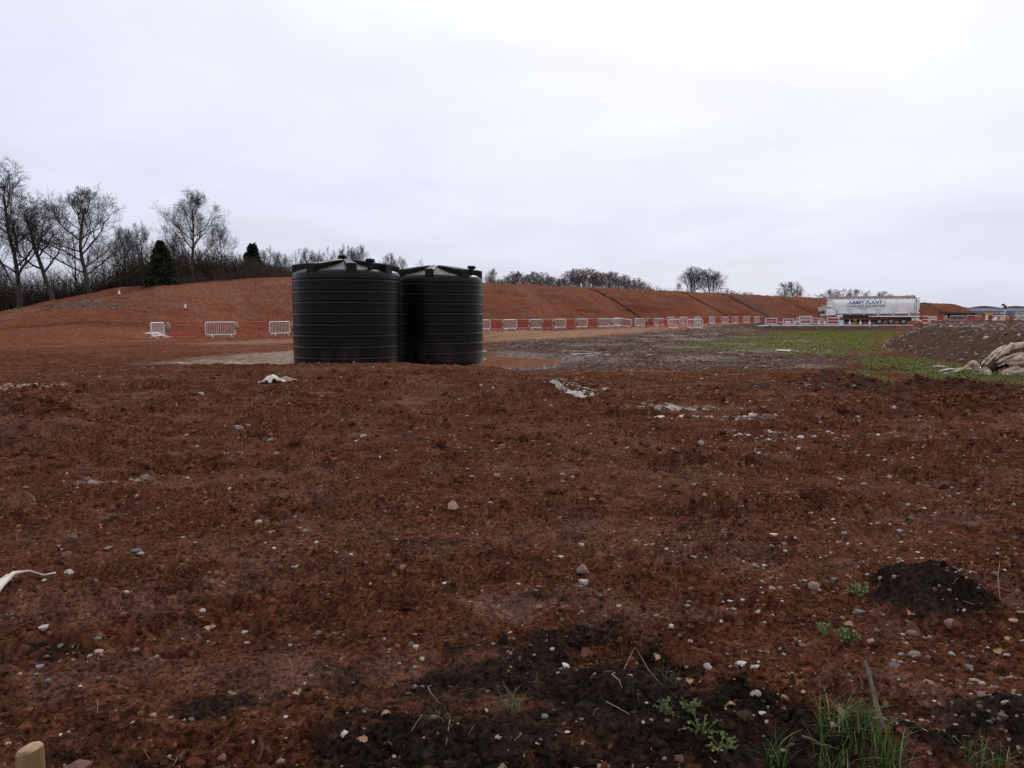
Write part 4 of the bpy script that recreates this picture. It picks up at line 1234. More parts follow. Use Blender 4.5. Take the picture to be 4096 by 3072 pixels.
for i, (px, lb) in enumerate(((580.8, 'left one of two short white marker posts on the embankment crest'), (590.6, 'right one of two short white marker posts on the embankment crest'))):
    c_ = crest_pt(px, 21); z = Hs(*c_); mb = MB(); mb.tube([(0, 0, -.2), (0, 0, .55 if i else .8)], .09, 7); mb.tube([(0, 0, .25), (0, 0, .4)], .1, 7)
    tag(mb.obj('marker_post', M_WHITE, None, True, loc=(c_[0], c_[1], z)), lb, 'post', 'marker posts')
c_ = crest_pt(798, 20.6); z = Hs(*c_)
t = root('sign_board', (c_[0], c_[1], z), -.4); mb = MB(); mb.box(-.42, .42, -.03, .03, .25, 1.0); mb.obj('board', M_REDP, t)
for xx in (-.3, .3):
    mb = MB(); mb.tube([(xx, .06, -.2), (xx, .06, .95)], .03, 6); mb.obj('leg', M_STEEL, t)
tag(t, 'small red board on the embankment crest above the tanker front', 'sign board')
c_ = crest_pt(718, 20.5); z = Hs(*c_); mb = MB(); mb.box(-.9, .9, -.3, .3, 0, .45); mb.tube([(-.9, 0, .48), (.9, 0, .48)], .07, 6)
tag(mb.obj('timber_stack', M_CREAM, None, loc=(c_[0] - .8, c_[1], z), rotz=.5), 'pale stack of boards at the top of the stairway', 'timber')

# ------------------------------------------------------------------ far right: shelter, warehouse, mast, hedge
c0 = np.array([at(936, 250), 250.0]); c1 = np.array([at(966, 238), 238.0])
v_ = c1 - c0; L = float(np.hypot(*v_)); an = math.atan2(v_[1], v_[0])
M_MATT = mat('dark_sheeting', (.030, .022, .018), 1.0, spec=0, noise=(1.5, (.06, .035, .025), .4, .7))
t = root('open_shelter', (c0[0], c0[1], 0), an)
mb = MB(); mb.box(0, L, 2.5, 2.7, -.3, 1.7); mb.obj('back_wall', M_MATT, t)
mb = MB(); mb.add([(-.2, -.3, 1.95), (L + .2, -.3, 1.5), (L + .2, 3, 1.9), (-.2, 3, 2.35), (-.2, -.3, 1.85), (L + .2, -.3, 1.4), (L + .2, 3, 1.8), (-.2, 3, 2.25)], [(0, 1, 2, 3), (7, 6, 5, 4), (0, 4, 5, 1), (1, 5, 6, 2), (2, 6, 7, 3), (3, 7, 4, 0)]); mb.obj('roof', M_MATT, t)
for k in range(7):
    xx = L * k / 6; mb = MB(); mb.tube([(xx, 0, -.4), (xx, 0, 1.85 - .45 * k / 6)], .07, 6); mb.obj('post', M_STEEL, t)
tag(t, 'low dark open sided shelter at the right end of the embankment', 'shelter')

WY = 430.0
wx0, wx1 = at(922, WY), at(1110, WY)
wh = root('warehouse', (wx0, WY, 0))
W_ = wx1 - wx0
zr = lambda py: EYE + (314 - py) * WY / FPX
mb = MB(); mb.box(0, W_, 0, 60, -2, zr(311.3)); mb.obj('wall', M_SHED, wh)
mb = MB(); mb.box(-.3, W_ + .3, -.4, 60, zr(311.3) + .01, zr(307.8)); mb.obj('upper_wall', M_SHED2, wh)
bay = at(1024, WY) - at(984, WY)
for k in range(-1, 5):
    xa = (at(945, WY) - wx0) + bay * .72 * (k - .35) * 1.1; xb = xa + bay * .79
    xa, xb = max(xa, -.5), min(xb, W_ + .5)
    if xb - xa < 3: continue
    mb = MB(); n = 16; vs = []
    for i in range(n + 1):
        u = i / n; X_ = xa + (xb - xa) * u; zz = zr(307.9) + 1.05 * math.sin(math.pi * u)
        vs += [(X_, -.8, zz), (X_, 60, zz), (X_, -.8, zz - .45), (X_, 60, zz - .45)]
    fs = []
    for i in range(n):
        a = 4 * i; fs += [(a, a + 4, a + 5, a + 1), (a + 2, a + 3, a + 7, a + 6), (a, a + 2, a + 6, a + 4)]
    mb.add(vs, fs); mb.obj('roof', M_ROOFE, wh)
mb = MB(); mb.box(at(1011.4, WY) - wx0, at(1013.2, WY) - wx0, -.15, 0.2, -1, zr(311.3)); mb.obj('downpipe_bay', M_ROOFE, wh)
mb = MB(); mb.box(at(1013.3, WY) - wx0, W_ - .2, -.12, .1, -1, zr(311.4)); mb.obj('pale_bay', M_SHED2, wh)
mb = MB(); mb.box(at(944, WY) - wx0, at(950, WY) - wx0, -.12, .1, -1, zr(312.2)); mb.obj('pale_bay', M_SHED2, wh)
tag(wh, 'long grey warehouse with shallow curved roofs beyond the site', 'warehouse')

MY = 205.0; mx_ = at(1003, MY)
t = root('lighting_mast', (mx_, MY, zg(mx_, MY)))
hh = EYE + (314 - 305) * MY / FPX - zg(mx_, MY)
mb = MB(); mb.tube([(0, 0, 0), (0, 0, hh - .4)], [.13, .10], 8); mb.obj('mast', M_WHITE, t, True)
mb = MB(); mb.box(-.30, .30, -.1, .15, hh - .75, hh - .1); mb.box(.05, .75, -.16, .10, hh - .2, hh + .28, Matrix.Rotation(R(-14), 4, 'Y') @ Matrix.Identity(4)); mb.box(-.2, .25, -.18, -.1001, hh - 1.1, hh - .7501); mb.obj('lamp_head', M_BLACK, t)
mb = MB(); mb.box(-.9, .9, -.5, .5, .1, .9); mb.obj('trolley', M_YEL, t)
tag(t, 'floodlight mast with dark lamp head on a pale pole', 'lamp mast')
YV = 300.0
t = root('parked_car', (at(998.3, YV), YV, EYE + (314 - 315.6) * YV / FPX - .25))
mb = MB(); mb.box(-2.1, 2.1, -.85, .85, .3, .85); mb.add([(-1.5, -.75, .851), (1.7, -.75, .851), (1.3, -.65, 1.45), (-.9, -.65, 1.45), (-1.5, .75, .851), (1.7, .75, .851), (1.3, .65, 1.45), (-.9, .65, 1.45)], [(0, 1, 2, 3), (7, 6, 5, 4), (0, 3, 7, 4), (1, 5, 6, 2), (3, 2, 6, 7)]); mb.obj('body', M_BLACK, t)
mb = MB(); mb.box(-.8, 1.2, -.78, -.70, .95, 1.35); mb.obj('window', M_TAPE, t)
for xx in (-1.3, 1.35):
    mb = MB(); mb.tube([(xx, -.87, .32), (xx, -.6, .32)], .32, 14); mb.obj('wheel', M_RUBBER, t)
tag(t, 'dark car on the bank in front of the warehouse, left of the mast', 'car')
t = root('skip', (at(991, 310), 310, EYE + (314 - 315.3) * 310 / FPX)); mb = MB(); mb.add([(-3.2, -1, 0), (3.2, -1, 0), (4.4, -1, 1.0), (-4.4, -1, 1.0), (-3.2, 1, 0), (3.2, 1, 0), (4.4, 1, 1.0), (-4.4, 1, 1.0)], [(0, 1, 2, 3), (7, 6, 5, 4), (0, 4, 5, 1), (1, 5, 6, 2), (3, 7, 4, 0)]); mb.obj('hull', M_YEL, t)
tag(t, 'long low yellow skip in front of the warehouse', 'skip')
# ------------------------------------------------------------------ trees
def grow(seed, Ht, trunk_frac=.36, spread=.36, limbs=10, up=.55, wig=.22, levels=4, r0=None, kids=(9, 7, 6, 5), tw=.011, lean=(0, 0), leader=.95, gnarl=1.0):
    """branching skeleton: list of (p0, p1, r0, r1, level)"""
    rg = random.Random(seed); segs = []
    r0 = r0 or Ht * .021
    stack = []

    def branch(p, d, L, r, lev):
        n = {0: 9, 1: 7, 2: 5, 3: 4}.get(lev, 2)
        st_ = L / n; q_ = p.copy(); dd = d.copy(); nodes = [(q_.copy(), dd.copy(), r)]
        for i in range(n):
            ww = wig * (0.5 if lev == 0 else 1.0) * gnarl
            dd = (dd + Vector((rg.gauss(0, ww), rg.gauss(0, ww), rg.gauss(0, ww * .6) + (up * .16 if lev in (1, 2) else .05)))).normalized()
            if lev == 0: dd = (dd + Vector((lean[0] * .02, lean[1] * .02, .30))).normalized()
            r2 = r * (1 - (.62 if lev == 0 else .75) * (i + 1) / n)
            r2 = max(r2, tw)
            nx = q_ + dd * st_
            segs.append((q_[:], nx[:], nodes[-1][2], r2, lev)); q_ = nx; nodes.append((q_.copy(), dd.copy(), r2))
        if lev >= levels: return
        k = kids[lev] if lev < len(kids) else 4
        k = max(2, int(k * rg.uniform(.8, 1.25)))
        for i in range(k):
            f = (trunk_frac + (1 - trunk_frac) * (i + rg.random()) / k) if lev == 0 else (.22 + .78 * (i + rg.random()) / k)
            f = min(f, .999); idx = f * n; j = int(idx); u = idx - j
            a, b = nodes[j], nodes[j + 1]
            pp = a[0].lerp(b[0], u); rr = a[2] * (1 - u) + b[2] * u; base = a[1].lerp(b[1], u).normalized()
            az = rg.uniform(0, 6.283) if lev else (i * 2.4 + rg.uniform(-.5, .5))
            o1 = base.orthogonal().normalized(); o2 = base.cross(o1)
            out = o1 * math.cos(az) + o2 * math.sin(az)
            an = (R(rg.uniform(26, 56)) if lev else R(rg.uniform(30, 60) + 22 * (1 - f)))
            nd = (base * math.cos(an) + out * math.sin(an)).normalized()
            if lev == 0:
                LL = Ht * spread * (1.25 - .75 * ((f - trunk_frac) / (1 - trunk_frac)) ** 1.5) * rg.uniform(.75, 1.15)
            else:
                LL = L * rg.uniform(.40, .70) * (1.2 - .55 * f)
            branch(pp, nd, LL, min(rr * rg.uniform(.45, .7), rr), lev + 1)
    branch(Vector((0, 0, -.6)), Vector((lean[0] * .1, lean[1] * .1, 1)).normalized(), Ht * leader, r0, 0)
    z = max(s_[1][2] for s_ in segs); f = Ht / z
    return [(np.array(a) * f, np.array(b) * f, r1, r2, l) for a, b, r1, r2, l in segs]


def tree_meshes(segs, name, mb_, mt):
    def pack(sel):
        P = []
        for n, ls in ((7, (0,)), (5, (1,)), (3, (2, 3, 4, 5))):
            s_ = [s for s in segs if s[4] in ls and s[4] in sel]
            if s_: P.append(tubes_np([s[0] for s in s_], [s[1] for s in s_], np.array([s[2] for s in s_]), np.array([s[3] for s in s_]), n))
        return join_np(P)
    V, F = pack((0, 1)); a = mesh_np(name + '_trunk', V, F, None, mb_, True)
    V, F = pack((2, 3, 4, 5)); b = mesh_np(name + '_crown', V, F, None, mt, False)
    return a, b


TREES = {}
def species(key, mb_, mt, variants, **kw):
    TREES[key] = [tree_meshes(grow(s, 10.0, **kw), key, mb_, mt) for s in variants]


species('oak', M_BARK, M_TWIG, (11, 12, 14), trunk_frac=.22, spread=.42, wig=.15, kids=(15, 9, 8, 6), tw=.0062, up=.75, r0=.165)
species('gnarl', M_BARK, M_TWIG, (21,), trunk_frac=.34, spread=.36, wig=.26, kids=(11, 8, 7, 6), tw=.0062, up=.5, lean=(-5, 0), gnarl=1.2, r0=.24)
species('round', M_BARK, M_TWIG, (31, 32), trunk_frac=.16, spread=.42, wig=.13, kids=(14, 9, 7, 5), tw=.0075, up=.9, r0=.17)
species('birch', M_BIRCH, M_BTWIG, (41, 42, 43), trunk_frac=.30, spread=.26, wig=.10, kids=(14, 8, 6, 4), tw=.0085, up=1.2, levels=3, r0=.085)
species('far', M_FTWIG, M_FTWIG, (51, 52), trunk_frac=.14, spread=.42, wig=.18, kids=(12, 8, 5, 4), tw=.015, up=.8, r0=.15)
species('bush', M_BTWIG, M_BTWIG, (71, 72, 73), trunk_frac=.12, spread=.36, wig=.16, kids=(13, 8, 6, 4), tw=.013, up=1.0, r0=.10)
species('shrub', M_RTWIG, M_RTWIG, (61, 62), trunk_frac=.03, spread=.62, wig=.14, kids=(11, 7, 6, 3), tw=.016, up=1.6, r0=.10)


def tree(key, px, Y, top, label, group=None, var=0, wide=1.0, rz=None, name='bare_tree', zb=None, mats=None):
    X = at(px, Y); z0 = float(H0(X, Y)) if zb is None else zb
    h = EYE + (314 - top) * Y / FPX - z0
    t = root(name, (X, Y, z0), random.uniform(0, 6.28) if rz is None else rz)
    a, b = TREES[key][var % len(TREES[key])]
    s = h / 10.0
    for nm, me in (('trunk', a), ('crown', b)):
        o = link(nm, me, t); o.scale = (s * wide, s * wide, s)
    tag(t, label, 'tree', group)


GL = 'bare trees behind the ramp on the left'
tree('oak', 22, 77, 162, 'tallest bare oak at the far left with its crown cut by the edge', GL, 0, 1.05, 2.0)
tree('gnarl', 58, 77, 192, 'twisted dark oak with a crooked trunk between two tall oaks', GL, 0, .95, .0)
tree('oak', 92, 79, 184, 'broad bare oak, second tall one from the left', GL, 1, 1.3, .6)
tree('round', 128, 92, 226, 'lower bare tree right of the broad oak, its crown merging into it', GL, 0, .8)
tree('round', 146, 96, 222, 'lower bare tree just left of the dark evergreen', GL, 1, .75)
tree('round', 176, 98, 232, 'small bare tree just behind the dark evergreen', GL, 0, .7)
tree('oak', 195.5, 84, 188, 'tall bare oak standing alone right of the dark evergreen', GL, 2, 1.0, 1.1)
tree('round', 226, 90, 222, 'shorter bare tree at the right shoulder of the lone tall oak', GL, 1, .85, 3.0)
tree('round', 4, 100, 258, 'faint low bare tree at the left edge behind the tallest oak', GL, 1, .9)
tree('birch', 108, 90, 236, 'slim bare tree showing behind the broad oak', GL, 0, 1.2)
tree('birch', 78, 92, 222, 'slim bare tree behind the twisted oak', GL, 1, 1.3)
for i, (px, Y, top) in enumerate(((242, 112, 254), (272, 128, 246), (283, 132, 251), (297, 130, 248), (309, 135, 247), (322, 138, 250), (334, 126, 246), (346, 126, 244), (357, 128, 245), (366, 132, 251), (392, 128, 253), (401, 130, 256), (421, 130, 258), (380, 150, 260), (490, 150, 268))):
    lb = {10: 'bare tree top showing right behind the nearer tank', 11: 'bare tree top between the two tanks, the right one of the pair', 12: 'small bare tree top above the farther black tank', 14: 'bare tree on the crest close to the right side of the tanks'}.get(i, f'{ORD[i]} bare tree along the crest to the right of the small conifer')
    tree('round' if i % 3 else 'birch', px, Y, top, lb, 'bare trees along the crest behind the tanks', i, .8)
tree('shrub', 251, 108, 259, 'reddish twiggy shrub in front of the small conifer', 'reddish shrubs on the crest', 0, .85, name='shrub')
tree('shrub', 268, 112, 262, 'reddish twiggy shrub right of the small conifer', 'reddish shrubs on the crest', 1, .9, name='shrub')
tree('shrub', 283, 112, 265, 'reddish twiggy shrub nearest to the black tanks', 'reddish shrubs on the crest', 0, 1.0, name='shrub')
tree('shrub', 239, 108, 266, 'reddish twiggy shrub at the left end of its group', 'reddish shrubs on the crest', 1, .8, name='shrub')


def conifer(px, Y, top, rel_w, label, seed):
    X = at(px, Y); z0 = float(H0(X, Y)); h = EYE + (314 - top) * Y / FPX - z0
    rg = np.random.default_rng(seed); t = root('conifer', (X, Y, z0))
    mb = MB(); mb.tube([(0, 0, -.3), (0, 0, h * .5), (0, 0, h * .97)], [.16, .09, .02], 7); mb.obj('trunk', M_BARK, t)
    n = 7500; u = rg.random(n) ** .95
    z = h * (.04 + .96 * u); an = rg.random(n) * 6.283
    lobe = 1 + .25 * np.sin(an * 3 + z * 2.2) + .2 * np.sin(an * 5 - z * 3.1)
    rad = h * rel_w * (1 - u) ** .8 * lobe * np.sqrt(rg.random(n)) + .04
    tier = .75 + .35 * np.abs(np.sin(z * 3.4 / (h / 6)))
    rad *= tier
    c = np.stack([rad * np.cos(an), rad * np.sin(an), z - rad * .25], 1)
    d = np.stack([np.cos(an), np.sin(an), rg.normal(-.2, .35, n)], 1) + rg.normal(0, .35, (n, 3)); d /= np.linalg.norm(d, axis=1, keepdims=True)
    w = np.cross(d, rg.normal(0, 1, (n, 3))); w /= np.linalg.norm(w, axis=1, keepdims=True)
    L = (h * .05 * rg.uniform(.6, 1.5, n))[:, None]; Wd = L * .30
    V = np.stack([c - w * Wd, c + w * Wd, c + d * L + w * Wd * .2, c + d * L - w * Wd * .2], 1).reshape(-1, 3)
    F = np.arange(4 * n).reshape(-1, 4)
    link('crown', mesh_np('conifer_crown', V, F, None, M_NEEDLE), t)
    tag(t, label, 'tree', 'dark evergreen trees')


conifer(164, 79, 242, .40, 'dark evergreen conifer standing among the bare trees on the left', 1)
conifer(255, 112, 246, .28, 'small pointed conifer rising behind the reddish shrubs', 2)
conifer(228, 100, 271, .9, 'low dark evergreen bush on the crest, right of the lone tall oak', 3)
conifer(344, 122, 256.5, .7, 'dark evergreen bush peeping over the nearer tank', 4)

# birch wood beyond the embankment
top = [(486, 274), (500, 274), (510, 271), (518, 269), (528, 271), (536, 268), (545, 273), (556, 275), (566, 271), (574, 267), (582, 266), (590, 267), (598, 271), (608, 269), (617, 272), (626, 273), (634, 276), (642, 279), (650, 283), (664, 284)]
tp = np.array(top, float)
GW = 'thin bare trees of the wood beyond the embankment'
for i, px in enumerate(np.linspace(487, 650, 58)):
    Y0 = crest_pt(px, 30)[1] + random.uniform(0, 26)
    hgt = np.interp(px, tp[:, 0], tp[:, 1]) + random.uniform(.5, 6.0)
    tree('bush' if i % 3 else 'birch', px + random.uniform(-1, 1), Y0, hgt, 'thin bare tree crowded into the purplish wood on the embankment', GW, i, random.uniform(1.2, 1.8))
for i, (px, Y, tpx, lb) in enumerate(((690, 196, 266, 'rounded bare tree on the crest, left one of the dense pair'), (708, 200, 268, 'rounded bare tree on the crest, right one of the dense pair'))):
    tree('round', px, Y, tpx, lb, 'pair of dense rounded trees on the crest', i, 1.75)
    tree('round', px + 3, Y + 6, tpx + 5, f'bare tree closely behind the {"left" if i == 0 else "right"} tree of the dense pair', 'pair of dense rounded trees on the crest', 1 - i, 1.8)
tree('shrub', 726, 206, 288, 'low bare shrub at the right foot of the dense pair of trees', 'low shrubs beside the dense pair', 0, .6, name='shrub', mats=None)
tree('shrub', 678, 200, 282, 'low bare shrub at the left foot of the dense pair of trees', 'low shrubs beside the dense pair', 1, .6, name='shrub')
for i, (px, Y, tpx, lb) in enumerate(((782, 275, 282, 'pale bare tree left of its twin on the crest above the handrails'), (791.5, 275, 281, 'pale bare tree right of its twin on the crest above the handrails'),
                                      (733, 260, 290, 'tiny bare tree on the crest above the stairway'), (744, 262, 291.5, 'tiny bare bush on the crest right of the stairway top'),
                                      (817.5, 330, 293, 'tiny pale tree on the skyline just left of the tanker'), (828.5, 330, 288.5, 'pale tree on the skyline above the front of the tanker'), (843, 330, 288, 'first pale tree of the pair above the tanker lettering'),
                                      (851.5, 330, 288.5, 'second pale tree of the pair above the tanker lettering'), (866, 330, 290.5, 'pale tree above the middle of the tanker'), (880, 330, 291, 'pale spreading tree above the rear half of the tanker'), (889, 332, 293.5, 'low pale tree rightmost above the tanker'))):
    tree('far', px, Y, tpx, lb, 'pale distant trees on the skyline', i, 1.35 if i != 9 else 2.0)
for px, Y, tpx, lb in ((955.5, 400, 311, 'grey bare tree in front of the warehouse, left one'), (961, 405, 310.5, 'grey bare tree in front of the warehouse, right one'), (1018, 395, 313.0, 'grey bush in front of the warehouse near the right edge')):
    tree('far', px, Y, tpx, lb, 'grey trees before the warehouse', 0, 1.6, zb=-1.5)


def thicket(name, n, xf, yf, hmax, m, rad=.02, leafy=0, seed=5):
    rg = np.random.default_rng(seed)
    x = []; P0 = []; P1 = []; R0_ = []
    X = xf(rg, n); Y = yf(rg, X); Z = H0(X, Y) - .1
    h = hmax(X) * rg.uniform(.35, 1.0, n) ** .8
    base = np.stack([X, Y, Z], 1); d = np.stack([rg.normal(0, .22, n), rg.normal(0, .22, n), np.ones(n)], 1)
    mid = base + d * (h * .5)[:, None]; tip = mid + (d + rg.normal(0, .18, (n, 3))) * (h * .5)[:, None]
    P0 += [base, mid]; P1 += [mid, tip]; r = [np.full(n, rad), np.full(n, rad * .7)]; r1 = [np.full(n, rad * .7), np.full(n, rad * .25)]
    for k in range(4):
        u = rg.uniform(.25, .95, n)[:, None]; p = base + (tip - base) * u
        q = p + np.stack([rg.normal(0, .3, n), rg.normal(0, .3, n), rg.uniform(.1, .5, n)], 1) * (h * .55)[:, None]
        P0.append(p); P1.append(q); r.append(np.full(n, rad * .5)); r1.append(np.full(n, rad * .2))
    V, F = tubes_np(np.concatenate(P0), np.concatenate(P1), np.concatenate(r), np.concatenate(r1), 3)
    parts = [(V, F)]
    if leafy:
        i = rg.integers(0, n, leafy); c = base[i] + (tip[i] - base[i]) * rg.random(leafy)[:, None] * .62 + rg.normal(0, .25, (leafy, 3))
        a = rg.normal(0, 1, (leafy, 3)); a /= np.linalg.norm(a, axis=1, keepdims=True); b = np.cross(a, rg.normal(0, 1, (leafy, 3))); b /= np.linalg.norm(b, axis=1, keepdims=True)
        s = rg.uniform(.05, .13, leafy)[:, None]
        V = np.stack([c - a * s, c - b * s * .6, c + a * s, c + b * s * .6], 1).reshape(-1, 3); parts.append((V, np.arange(4 * leafy).reshape(-1, 4)))
    V, F = join_np(parts)
    o = link(name, mesh_np(name, V, F, None, m)); tag(o, None, None, kind='stuff')
    return o


def xf_left(rg, n): return rg.uniform(-66, -27, n)
def yf_left(rg, X): return 76 + (X + 66) * .42 + np.abs(rg.normal(0, 6, len(X))) + np.interp(X, [-66, -50, -27], [0, 0, 4])
o = thicket('undergrowth', 5600, xf_left, yf_left, lambda X: np.interp(X, [-66, -55, -46, -40, -33, -27], [5.2, 5.0, 5.0, 4.5, 3.2, 1.5]), M_UNDER, .032, 24000, 5)
o['label'] = 'dark brown hedge undergrowth filling the foot of the bare trees on the left'
def xf_w(rg, n): return rg.uniform(-3, 40, n)
def yf_w(rg, X): return BK * X + BA + BN * rg.uniform(26, 40, len(X))
o = thicket('woodland', 1500, xf_w, yf_w, lambda X: np.interp(X, [-4, 2, 8, 14, 20, 28, 36], [1.4, 1.7, 2.6, 3.4, 3.2, 2.2, .8]), M_BTWIG, .018, 0, 6)
o['label'] = 'purplish brush filling the wood behind the embankment crest'
def xf_m(rg, n): return rg.uniform(-36, -18, n)
def yf_m(rg, X): return BK * X + BA + BN * rg.uniform(24, 38, len(X))
o = thicket('brush', 800, xf_m, yf_m, lambda X: np.interp(X, [-36, -30, -22, -18], [1.2, 1.5, 1.3, .8]), M_RTWIG, .026, 0, 7)
o['label'] = 'reddish brush along the crest left of the tanks'
def xf_h(rg, n): return rg.uniform(118, 240, n)
def yf_h(rg, X): return rg.uniform(270, 290, len(X))
o = thicket('hedge_growth', 500, xf_h, yf_h, lambda X: np.full(len(X), 2.0), M_UNDER, .06, 3000, 8)
o['label'] = 'dark low hedge line in front of the warehouse'

# ------------------------------------------------------------------ grass on the field
def blades(pts, hh, ww, lean, colr, rg, name):
    n = len(pts)
    an = rg.random(n) * 6.283; d = np.stack([np.cos(an), np.sin(an), np.zeros(n)], 1); s = np.stack([-np.sin(an), np.cos(an), np.zeros(n)], 1)
    up = np.array([[0, 0, 1.]]); h = hh[:, None]; w = ww[:, None]; l = lean[:, None]
    p0 = pts; p1 = pts + up * h * .55 + d * l * h * .22; p2 = pts + up * h * (1 - .35 * l) + d * l * h * .8
    V = np.stack([p0 - s * w, p0 + s * w, p1 + s * w * .8, p1 - s * w * .8, p2], 1).reshape(-1, 3)
    b = np.arange(n)[:, None] * 5
    Q = b + np.array([[0, 1, 2, 3]]); T = b + np.array([[3, 2, 4]])
    return mesh_np(name, V, Q, T, M_GRASS, False, np.repeat(colr, 5, 0))


def zone_pts(P, n, rg, w):
    A = np.array(P); lo, hi = A.min(0) - .5, A.max(0) + .5
    x = rg.uniform(lo[0], hi[0], n); y = rg.uniform(lo[1], hi[1], n)
    m = soft(x, y, P, w, fbm(x * .5, y * .35, 110, 4) * w * 1.2) * (.5 + 1.0 * sm(-.4, .15, fbm(x * .8, y * .5, 119, 4)))
    dm = inpoly(x, y, MOUND)
    k = (rg.random(n) < m) & ~dm
    return x[k], y[k]


rg = np.random.default_rng(3)
for P, n, hh, w, lb in ((Z_GRASS, 60000, .06, 3.0, 'green turf strip in front of the dark bank and tanker'), (Z_GRASS2, 30000, .065, .7, 'green turf between the gravel heap and the red clods'), (Z_GRASS3, 6000, .06, .4, 'small grass patch among the red clods')):
    gx, gy = zone_pts(P, n, rg, w); k = len(gx)
    base = np.array([.122, .145, .026]) * rg.uniform(.6, 1.35, (k, 1)); dry_ = rg.random(k) < .34
    base[dry_] = np.array([.16, .13, .055]) * rg.uniform(.7, 1.2, (dry_.sum(), 1))
    pts = np.stack([gx, gy, H(gx, gy) - .01], 1)
    o = link('grass', blades(pts, hh * rg.uniform(.5, 1.3, k), np.where(P is Z_GRASS, .022, .009) * rg.uniform(.7, 1.3, k), rg.uniform(.2, 1.2, k), base, rg, 'grass'))
    tag(o, lb, None, kind='stuff')


# ------------------------------------------------------------------ tufts, weeds, twigs close by
def tuft(px, py, n, h, rad, label, seed, name='grass_tuft', dryf=.12, greens=(.045, .095, .016)):
    rg = np.random.default_rng(seed); X, Y = ground_hit(px, py)
    r_ = rad * np.sqrt(rg.random(n)); a = rg.random(n) * 6.283
    x = X + r_ * np.cos(a); y = Y + r_ * np.sin(a)
    z = H(x, y) - .01
    P = MB(); VV = []; QQ = []; CC = []
    for i in range(n):
        hh = h * rg.uniform(.45, 1.15); an = rg.random() * 6.283; ln = rg.uniform(.15, 1.1); w = rg.uniform(.0018, .0042) * (h / .2) ** .5
        d = np.array([math.cos(an), math.sin(an), 0]); s = np.array([-math.sin(an), math.cos(an), 0]); b = len(VV)
        for k in range(5):
            u = k / 4; c_ = np.array([x[i], y[i], z[i]]) + d * ln * hh * u * u * .8 + np.array([0, 0, hh * (u - .38 * ln * u * u)])
            ww = w * (1 - u * .92)
            VV += [c_ - s * ww, c_ + s * ww]
        QQ += [(b + 2 * k, b + 2 * k + 1, b + 2 * k + 3, b + 2 * k + 2) for k in range(4)]
        c_ = np.array(greens) * rg.uniform(.55, 1.5)
        if rg.random() < dryf: c_ = np.array([.30, .24, .11]) * rg.uniform(.6, 1.2)
        CC += [c_] * 10
    VV = np.array(VV); o = root(name, (X, Y, float(z.mean())))
    link('blades', mesh_np(name, VV - np.array([X, Y, float(z.mean())]), QQ, None, M_GRASS, False, np.array(CC)), o)['kind'] = 'stuff'
    tag(o, label, 'grass tuft', 'grass tufts on the bare soil')


tuft(858, 762, 300, .155, .15, 'largest green grass tuft at the bottom, crossed by a brown stick', 1)
tuft(835, 767, 60, .09, .08, 'thin grass fringe on the left side of the largest tuft', 11)
tuft(880, 769, 120, .14, .09, 'grass fringe on the right of the largest tuft below the stick', 12)
tuft(985, 767, 70, .12, .09, 'green grass tuft close to the bottom right corner', 2)
tuft(776, 767, 40, .13, .045, 'narrow upright grass tuft between the dark peat lumps at the bottom', 3)
tuft(512, 716, 26, .13, .035, 'small blue green grass tuft on the dark peat in the middle', 4, greens=(.06, .11, .04))
tuft(671, 681, 30, .09, .05, 'small bright tuft at the right edge of the dark peat patch', 5)
tuft(440, 728, 22, .09, .05, 'sparse olive tuft on the edge of the dark peat, left of the middle', 6, dryf=.4, greens=(.09, .09, .03))
tuft(27, 507, 18, .22, .10, 'wispy tall grass on dark soil near the left edge', 7, dryf=.3)
tuft(24, 545, 14, .13, .08, 'sparse grass sprigs below the wispy ones near the left edge', 8, dryf=.3)
tuft(945, 353 + 31, 60, .16, .25, 'long grass tuft among the red clods in front of the turf', 9)
tuft(640, 712, 14, .08, .03, 'tiny grass sprig on the peat right of the middle', 10)


def weed(px, py, n, h, label, seed, leaf=.016):
    rg = np.random.default_rng(seed); X, Y = ground_hit(px, py); z0 = Hs(X, Y)
    t = root('weed', (X, Y, z0)); st_ = MB(); V = []; F = []
    for i in range(n):
        a = rg.random() * 6.283; ln = rg.uniform(.3, 1.0); pts = []
        for k in range(6):
            u = k / 5; pts.append(np.array([math.cos(a) * ln * h * u, math.sin(a) * ln * h * u, h * (u - .55 * ln * u * u) * rg.uniform(.9, 1.1)]))
        st_.tube(pts, [.0022] * 5 + [.001], 4)
        for k in range(1, 6):
            for s in (-1, 1, 0):
                d = pts[k] - pts[k - 1]; d /= np.linalg.norm(d) + 1e-9; w = np.cross(d, (0, 0, 1)); w /= np.linalg.norm(w) + 1e-9
                o_ = d * .6 + w * s * .9 + np.array([0, 0, rg.normal(.1, .3)]); o_ /= np.linalg.norm(o_); L = leaf * rg.uniform(.7, 1.4) * (1.2 - .1 * k); q = np.cross(o_, rg.normal(0, 1, 3)); q /= np.linalg.norm(q)
                b = len(V); c_ = pts[k]; V += [c_, c_ + o_ * L * .5 + q * L * .38, c_ + o_ * L, c_ + o_ * L * .5 - q * L * .38]; F.append((b, b + 1, b + 2, b + 3))
    st_.obj('stems', M_GREEN, t); link('leaves', mesh_np('weed_leaves', np.array(V), F, None, M_GREEN), t)['kind'] = 'stuff'
    tag(t, label, 'weed', 'small green weeds')


